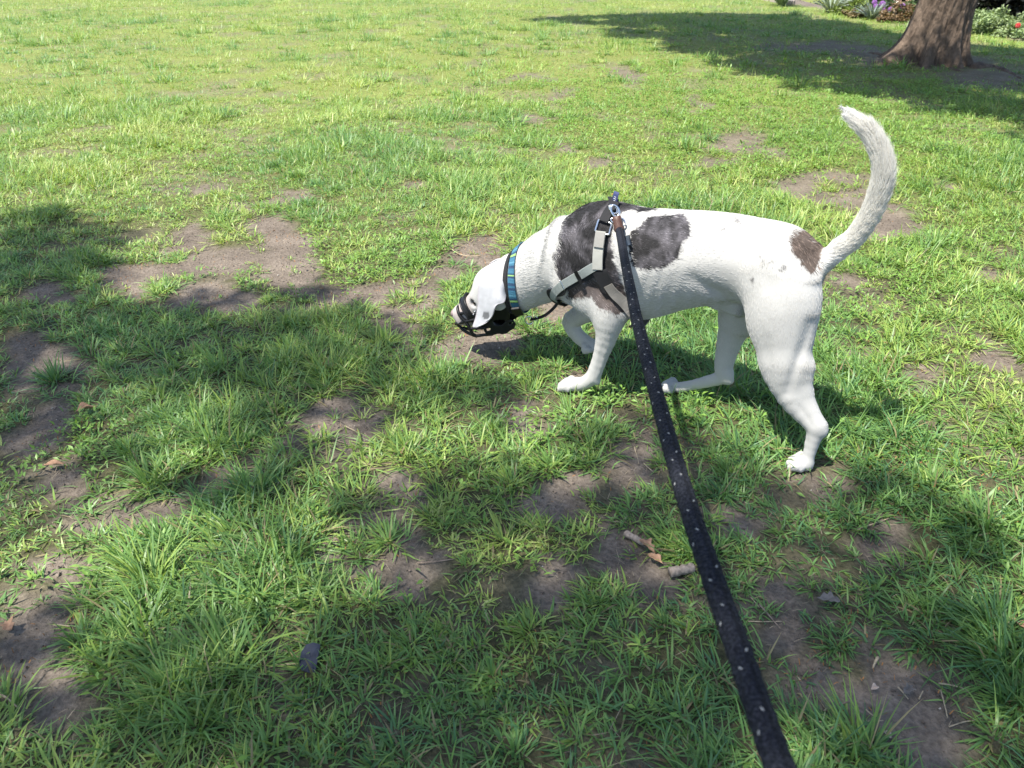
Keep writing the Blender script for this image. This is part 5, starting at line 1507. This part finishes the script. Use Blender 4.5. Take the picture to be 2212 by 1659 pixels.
for k, (px, py, Y, lab) in enumerate(((1889, 5, 14.6, 'purple globe flower at the top edge, leftmost of the cluster'), (1906, 9, 14.6, 'purple globe flower, largest of the cluster left of the trunk'), (1892, 14, 14.4, 'purple globe flower just below the leftmost one'),
                                      (1907, 21, 14.2, 'purple globe flower low in the cluster, over the bluish plant'), (1923, 21, 14.1, 'purple globe flower low in the cluster, beside the bronze shrub'), (1950, 13, 14.3, 'pale purple globe flower under the sitting person\'s elbow'))):
    globe(px, py, Y, 0.052 if k == 1 else 0.042, lab, M['purple'], 'globe_flower', 'flower', 'purple globe flowers in the bed')
for px, py, Y, lab in ((1939, 7, 14.7, 'small white flower right of the purple globes'), (2004, 22, 13.3, 'small white flower at the trunk\'s left edge'), (1930, 16, 14.5, 'small white flower between the purple globes')):
    globe(px, py, Y, 0.03, lab, M['white_petal'], 'white_flower', 'flower', 'white flowers in the bed')
globe(2199, 55, 10.9, 0.032, 'single red rose on the bush by the right edge', M['red'], 'red_rose', 'flower', None)
# kerb stones at the bed's edge
M['kerb'] = plain('pinkish_kerb_stone', (0.36, 0.30, 0.26), 0.85, 0, 0.3, 0.6, 40, 0.2)
for (a, b, lab) in (((1636, -4), (1668, 3), 'pinkish kerb stone at the picture\'s top edge, left one'), ((1670, 3.5), (1708, 12), 'pinkish kerb stone at the picture\'s top edge, right one')):
    A_, B_ = at(*a), at(*b); ctr = (A_ + B_) / 2; L_k = np.linalg.norm(B_ - A_) / 2; dr = (B_ - A_) / np.linalg.norm(B_ - A_)
    mb = MB(); mb.box((0, 0, 0.03), dr * L_k * 0.98, np.array([-dr[1], dr[0], 0]) * 0.09, (0, 0, 0.055)); o = mb.build('kerb_stone', M['kerb'], None, False, 0.012)
    o.location = ctr; tag(o, lab, 'kerb', 'kerb stones edging the flower bed')
# someone sitting on a bench behind the bed; only an elbow shows under the picture's top edge
pe = at_depth(1954, 4, 16.4)
PX_, PY_ = pe[0] + 0.12, 16.55
pz = float(gz(np.array([PX_]), np.array([PY_]))[0])
M['bench'] = plain('bench_wood', (0.16, 0.10, 0.06), 0.7, 0, 0.3, 0.4, 30, 0.3)
bench = empty('park_bench', (PX_, PY_ + 0.1, pz)); tag(bench, 'wooden bench behind the flower bed, almost wholly hidden', 'bench')
for k in range(4):
    mb = MB(); mb.box((0, -0.18 + 0.12 * k, 0.43), (0.75, 0, 0), (0, 0.05, 0), (0, 0, 0.015)); mb.build('slat', M['bench'], bench, False, 0.004)
for s in (-1, 1):
    mb = MB(); mb.box((0.6 * s, 0, 0.205), (0.03, 0, 0), (0, 0.2, 0), (0, 0, 0.21)); mb.build('leg', M['bench'], bench, False, 0.006)
jt = {'pelvis': (0, 0, 0.52, .14), 'waist': (0, -0.02, 0.70, .13), 'chest': (0, -0.06, 0.92, .15), 'neck': (0, -0.10, 1.10, .055), 'head0': (0, -0.13, 1.18, .075), 'head1': (0, -0.14, 1.30, .085),
      'shl': (-0.17, -0.06, 1.02, .06), 'ell': (-0.24, -0.12, 0.74, .045), 'wrl': (-0.10, -0.34, 0.80, .03), 'hal': (-0.04, -0.40, 0.83, .03),
      'shr': (0.17, -0.06, 1.02, .06), 'elr': (0.25, -0.10, 0.74, .045), 'wrr': (0.12, -0.34, 0.78, .03), 'har': (0.06, -0.40, 0.81, .03),
      'hipl': (-0.10, -0.02, 0.52, .09), 'knl': (-0.12, -0.44, 0.50, .065), 'anl': (-0.12, -0.46, 0.09, .04), 'tol': (-0.12, -0.62, 0.05, .04),
      'hipr': (0.10, -0.02, 0.52, .09), 'knr': (0.12, -0.44, 0.50, .065), 'anr': (0.12, -0.46, 0.09, .04), 'tor': (0.12, -0.62, 0.05, .04)}
ky = list(jt); ed = [('pelvis', 'waist'), ('waist', 'chest'), ('chest', 'neck'), ('neck', 'head0'), ('head0', 'head1')]
for s in 'lr': ed += [('chest', 'sh' + s), ('sh' + s, 'el' + s), ('el' + s, 'wr' + s), ('wr' + s, 'ha' + s), ('pelvis', 'hip' + s), ('hip' + s, 'kn' + s), ('kn' + s, 'an' + s), ('an' + s, 'to' + s)]
me = bpy.data.meshes.new('person'); me.from_pydata([jt[k][:3] for k in ky], [(ky.index(a), ky.index(b)) for a, b in ed], [])
person = link(bpy.data.objects.new('person', me))
sk = person.modifiers.new('skin', 'SKIN')
for v_, k in zip(me.skin_vertices[0].data, ky): v_.radius = (jt[k][3], jt[k][3]); v_.use_root = (k == 'pelvis')
su = person.modifiers.new('sub', 'SUBSURF'); su.levels = 2; su.render_levels = 2
dg = bpy.context.evaluated_depsgraph_get()
me2 = bpy.data.meshes.new_from_object(person.evaluated_get(dg)); person.modifiers.clear(); person.data = me2
co = np.array([v_.co[:] for v_ in me2.vertices])
cl_ = np.tile(np.array([0.010, 0.013, 0.030]), (len(co), 1))
sk_ = (co[:, 2] > 1.10) | ((np.abs(co[:, 0]) < 0.31) & (co[:, 1] < -0.15) & (co[:, 2] > 0.65) & (co[:, 2] < 0.9))
sk_ |= (np.abs(co[:, 0]) > 0.19) & (co[:, 2] < 0.80) & (co[:, 2] > 0.66)
cl_[sk_] = (0.42, 0.25, 0.18); cl_[co[:, 2] < 0.6] = (0.03, 0.035, 0.06); cl_[(co[:, 2] > 1.30)] = (0.03, 0.018, 0.012)
ca_ = me2.color_attributes.new('col', 'FLOAT_COLOR', 'POINT'); ca_.data.foreach_set('color', np.c_[cl_, np.ones(len(co))].astype(np.float32).ravel())
me2.materials.append(attr_mat('person_cloth_and_skin', 0.7)); me2.polygons.foreach_set('use_smooth', np.ones(len(me2.polygons), bool))
person.location = (PX_, PY_, pz); tag(person, 'person in dark navy clothes sitting behind the bed, elbow just showing', 'person')

# ------------------------------------------------------------------ small things lying on the lawn
M['twig'] = plain('weathered_twig', (0.22, 0.17, 0.13), 0.85, 0, 0.2, 0.6, 160, 0.35)
M['straw'] = plain('dry_straw', (0.36, 0.29, 0.19), 0.75, 0, 0.3, 0.3, 200, 0.25)
M['stick'] = plain('cut_stick', (0.26, 0.21, 0.17), 0.85, 0, 0.2, 0.8, 120, 0.4)
M['dead_leaf'] = plain('brown_dead_leaf', (0.30, 0.18, 0.11), 0.75, 0, 0.3, 0.6, 90, 0.35)
M['grey_leaf'] = plain('grey_dead_leaf', (0.15, 0.135, 0.12), 0.8, 0, 0.3, 0.6, 90, 0.3)
M['scrap'] = plain('dark_blue_plastic_scrap', (0.028, 0.034, 0.052), 0.6, 0, 0.2, 0.5, 60, 0.3)
M['chip'] = plain('pale_shell_chip', (0.50, 0.40, 0.33), 0.6, 0, 0.3, 0.3, 100, 0.3)
def on_ground(px, py, up=0.0):
    p = at(px, py); 
    for _ in range(3): p = at(px, py, float(gz(np.array([p[0]]), np.array([p[1]]))[0]) + up)
    return p
def stick(name, label, pts, r, mat_, cat='twig', group=None, taper=0.6, up=None):
    P = [on_ground(*q, r * 1.1 if up is None else up) for q in pts]
    o0 = P[0].copy(); o0[2] -= r
    P = spline([p - o0 for p in P], 4)
    rr = np.linspace(r, r * taper, len(P)) * (1 + 0.10 * rng.normal(0, 1, len(P)).clip(-1.5, 1.5))
    mb = MB(); mb.tube(P, list(rr), 9); o = mb.build(name, mat_); o.location = o0; tag(o, label, cat, group)
def scrap_leaf(name, label, px, py, L, W, az, mat_, cat='leaf', group=None, curl=0.3, lobes=0, up=0.008, tilt=0.2):
    p = on_ground(px, py, up); n = 14; rows = []
    for i in range(n + 1):
        t = i / n; w = W / 2 * math.sin(math.pi * min(0.97, max(0.03, t ** 0.85))) * (1 + (0.35 * math.sin(t * math.pi * 2 * lobes) if lobes else 0))
        row = []
        for j in range(-3, 4):
            s = j / 3; y = w * s
            row.append((L * (t - 0.5), y, curl * (abs(s) ** 2) * w + 0.12 * L * math.sin(t * 3.1) * tilt + 0.0015 * math.sin(9 * t + 4 * s)))
        rows.append(row)
    V = np.array(rows).reshape(-1, 3); F = np.array([(i * 7 + j, i * 7 + j + 1, (i + 1) * 7 + j + 1, (i + 1) * 7 + j) for i in range(n) for j in range(6)])
    o = mesh_np(name, V, F, mat_); o.location = p; o.rotation_euler = (rng.uniform(-.15, .15), tilt * 0.6, az)
    s = o.modifiers.new('thick', 'SOLIDIFY'); s.thickness = 0.0008
    tag(o, label, cat, group)
stick('cut_stick', 'short thick cut stick lying beside the leash', [(1447, 1236), (1470, 1232), (1497, 1226)], 0.0115, M['stick'], 'stick', None, 0.95)
stick('broken_branch', 'grey broken branch end left of the leash, leaves at its tip', [(1352, 1152), (1372, 1163), (1392, 1175)], 0.0085, M['stick'], 'stick', None, 0.8)
scrap_leaf('dead_leaf', 'curled brown leaf at the tip of the broken branch', 1398, 1180, 0.050, 0.024, 5.4, M['dead_leaf'], 'leaf', 'fallen leaves', 0.8, 3, 0.016)
scrap_leaf('dead_leaf', 'smaller brown leaf just right of the broken branch', 1416, 1207, 0.040, 0.022, 5.6, M['dead_leaf'], 'leaf', 'fallen leaves', 0.6, 2, 0.012)
scrap_leaf('dead_leaf', 'brown folded leaf at far left beyond the bright weeds', 188, 883, 0.055, 0.028, 0.7, M['dead_leaf'], 'leaf', 'fallen leaves', 0.9, 1, 0.02)
scrap_leaf('dead_leaf', 'brown leaf on soil below the bright weeds at left', 118, 1003, 0.050, 0.024, 0.3, M['dead_leaf'], 'leaf', 'fallen leaves', 0.5, 0, 0.012)
scrap_leaf('dead_leaf', 'reddish brown leaf at the left edge of the picture', 18, 1352, 0.040, 0.028, 2.4, M['dead_leaf'], 'leaf', 'fallen leaves', 0.7, 2, 0.014)
scrap_leaf('dead_leaf', 'grey lobed leaf in the grass right of the leash', 1790, 1295, 0.045, 0.032, 2.8, M['grey_leaf'], 'leaf', 'fallen leaves', 0.4, 3, 0.02)
scrap_leaf('dead_leaf', 'grey shrivelled leaf on the bare soil at lower right', 1962, 1490, 0.034, 0.016, 0.7, M['grey_leaf'], 'leaf', 'fallen leaves', 0.8, 2, 0.008)
scrap_leaf('dead_leaf', 'tan leaf in grass near the right edge', 2200, 1345, 0.034, 0.018, 1.9, M['dead_leaf'], 'leaf', 'fallen leaves', 0.5, 1, 0.02)
scrap_leaf('shell_chip', 'pale curved chip in the middle of the bare soil patch', 1890, 1487, 0.018, 0.012, 0.4, M['chip'], 'chip', None, 1.2, 0, 0.006)
scrap_leaf('shell_chip', 'pale chip at the lower edge of the bare soil patch', 1915, 1585, 0.020, 0.011, 2.0, M['chip'], 'chip', None, 0.6, 1, 0.006)
# dark plastic scrap
p = on_ground(669, 1421, 0.016)
outl = [(-0.020, -0.010), (-0.012, -0.024), (0.004, -0.028), (0.017, -0.030), (0.017, 0.0), (0.017, 0.026), (0.002, 0.029), (-0.012, 0.024), (-0.018, 0.010)]
bm = bmesh.new(); vs = [bm.verts.new((x, y, 0.004 * math.sin(y * 90) + 0.003 * (x > 0))) for x, y in outl]
ct = bm.verts.new((0, 0, 0.004))
for i in range(len(vs)): bm.faces.new((vs[i], vs[(i + 1) % len(vs)], ct))
me = bpy.data.meshes.new('plastic_scrap'); bm.to_mesh(me); bm.free(); me.materials.append(M['scrap'])
o = link(bpy.data.objects.new('plastic_scrap', me)); o.location = p; o.rotation_euler = (0.45, 0.05, -0.05)
s = o.modifiers.new('thick', 'SOLIDIFY'); s.thickness = 0.002
tag(o, 'torn dark blue plastic scrap in the foreground grass', 'scrap')
TW = [([(1940, 1484), (1950, 1495), (1962, 1510)], .0016, 'pale straight straw beside the grey shrivelled leaf'), ([(1778, 1536), (1810, 1523), (1838, 1514)], .0022, 'bent brown twig at the lower left of the soil patch'),
      ([(2032, 1490), (2040, 1520), (2047, 1550)], .0016, 'thin straw lying lengthways at the soil patch\'s right side'), ([(2028, 1476), (2060, 1481), (2090, 1490)], .0017, 'long pale twig at the soil patch\'s upper right'),
      ([(1640, 1305), (1662, 1330), (1686, 1358)], .0020, 'straight twig at the top left of the soil patch'), ([(1622, 1290), (1632, 1302), (1640, 1312)], .0014, 'short dark straw next to the leash above the soil patch'),
      ([(1896, 1420), (1890, 1432), (1885, 1444)], .0030, 'frayed pale splinter above the pale chip'), ([(1722, 1460), (1726, 1466), (1731, 1472)], .0018, 'tiny pale stub at the left of the soil patch'),
      ([(1850, 1556), (1880, 1558), (1908, 1556)], .0016, 'level straw along the bottom of the soil patch'), ([(1760, 1556), (1775, 1560), (1792, 1565)], .0015, 'short straw at the bottom left of the soil patch'),
      ([(1870, 1532), (1880, 1541), (1890, 1548)], .0016, 'short pale straw below the pale chip'), ([(1985, 1510), (1990, 1500), (1994, 1492)], .0015, 'short upright straw right of the grey leaf'),
      ([(1616, 1342), (1650, 1343), (1690, 1342)], .0014, 'flat straw crossing the soil just right of the leash'), ([(2050, 1570), (2080, 1560), (2110, 1555)], .0014, 'straw in the grass edge right of the soil patch'),
      ([(0, 1498), (20, 1512), (40, 1530)], .0022, 'pale twig on bare soil at the lower left edge'), ([(115, 1350), (135, 1351), (152, 1353)], .0020, 'short pale straw on the soil at left'),
      ([(700, 943), (725, 950), (758, 962)], .0018, 'thin twig on the sunlit soil left of centre'), ([(745, 920), (765, 930), (780, 937)], .0022, 'curved pale stalk on the sunlit soil left of centre'),
      ([(900, 1216), (940, 1213), (985, 1207)], .0018, 'thin brown twig lying level in the foreground centre'), ([(1390, 1000), (1400, 1010), (1412, 1020)], .0016, 'short pale straw on the soil left of the leash'),
      ([(1370, 965), (1376, 985), (1380, 1002)], .0013, 'fine straw on soil close to the leash'), ([(1850, 1145), (1885, 1132), (1925, 1118)], .0016, 'orange-brown straw on the soil beyond the bare patch')]
for pts, r, lab in TW: stick('twig', lab, pts, r, M['straw'] if ('straw' in lab or 'pale' in lab) else M['twig'], 'twig', 'twigs and straws on bare soil')
# looped root fibre behind the dog's head
P = [on_ground(*q, 0.004) for q in ((962, 540), (955, 520), (953, 505), (966, 528), (985, 545), (1010, 553), (1040, 552))]
mb = MB(); o0 = P[0].copy(); mb.tube(spline([p - o0 for p in P], 5), 0.0022, 6); o = mb.build('root_fibre', M['straw']); o.location = o0; tag(o, 'curved pale root fibre on the soil behind the dog\'s head', 'root')
# crumbs of soil and small stones on the bare ground
def crumbs(n):
    x, y = lawn_area(0.6, 4.2, n, 0.7, 0.5); so = soil(x, y); k = so > 0.45; x, y = x[k], y[k]; N = len(x)
    r = np.minimum(rng.exponential(0.0013, N) + 0.0009, 0.0038)
    d = np.array([(1, 0, 0), (-1, 0, 0), (0, 1, 0), (0, -1, 0), (0, 0, 1), (0, 0, -0.6)], float)
    V = np.stack([x, y, gz(x, y) - 0.005 + r * 0.3], 1)[:, None] + d[None] * (r[:, None, None] * rng.uniform(0.6, 1.3, (N, 6, 1)))
    F = (np.arange(N)[:, None, None] * 6 + np.array([(0, 2, 4), (2, 1, 4), (1, 3, 4), (3, 0, 4), (2, 0, 5), (1, 2, 5), (3, 1, 5), (0, 3, 5)])[None]).reshape(-1, 3)
    col = np.array([0.16, 0.125, 0.10]) * rng.uniform(0.5, 1.4, N)[:, None]; col[rng.random(N) < 0.04] = (0.42, 0.38, 0.33)
    return V.reshape(-1, 3), F, np.concatenate([np.repeat(col[:, None], 6, 1), np.ones((N, 6, 1))], 2).reshape(-1, 4)
v, f, c = crumbs(22000)
o = mesh_np('soil_crumbs', v, f, attr_mat('soil_crumb', 0.9, 0.2), None, False, c); tag(o, 'loose crumbs of soil and grit on the bare patches', 'soil', kind='stuff')
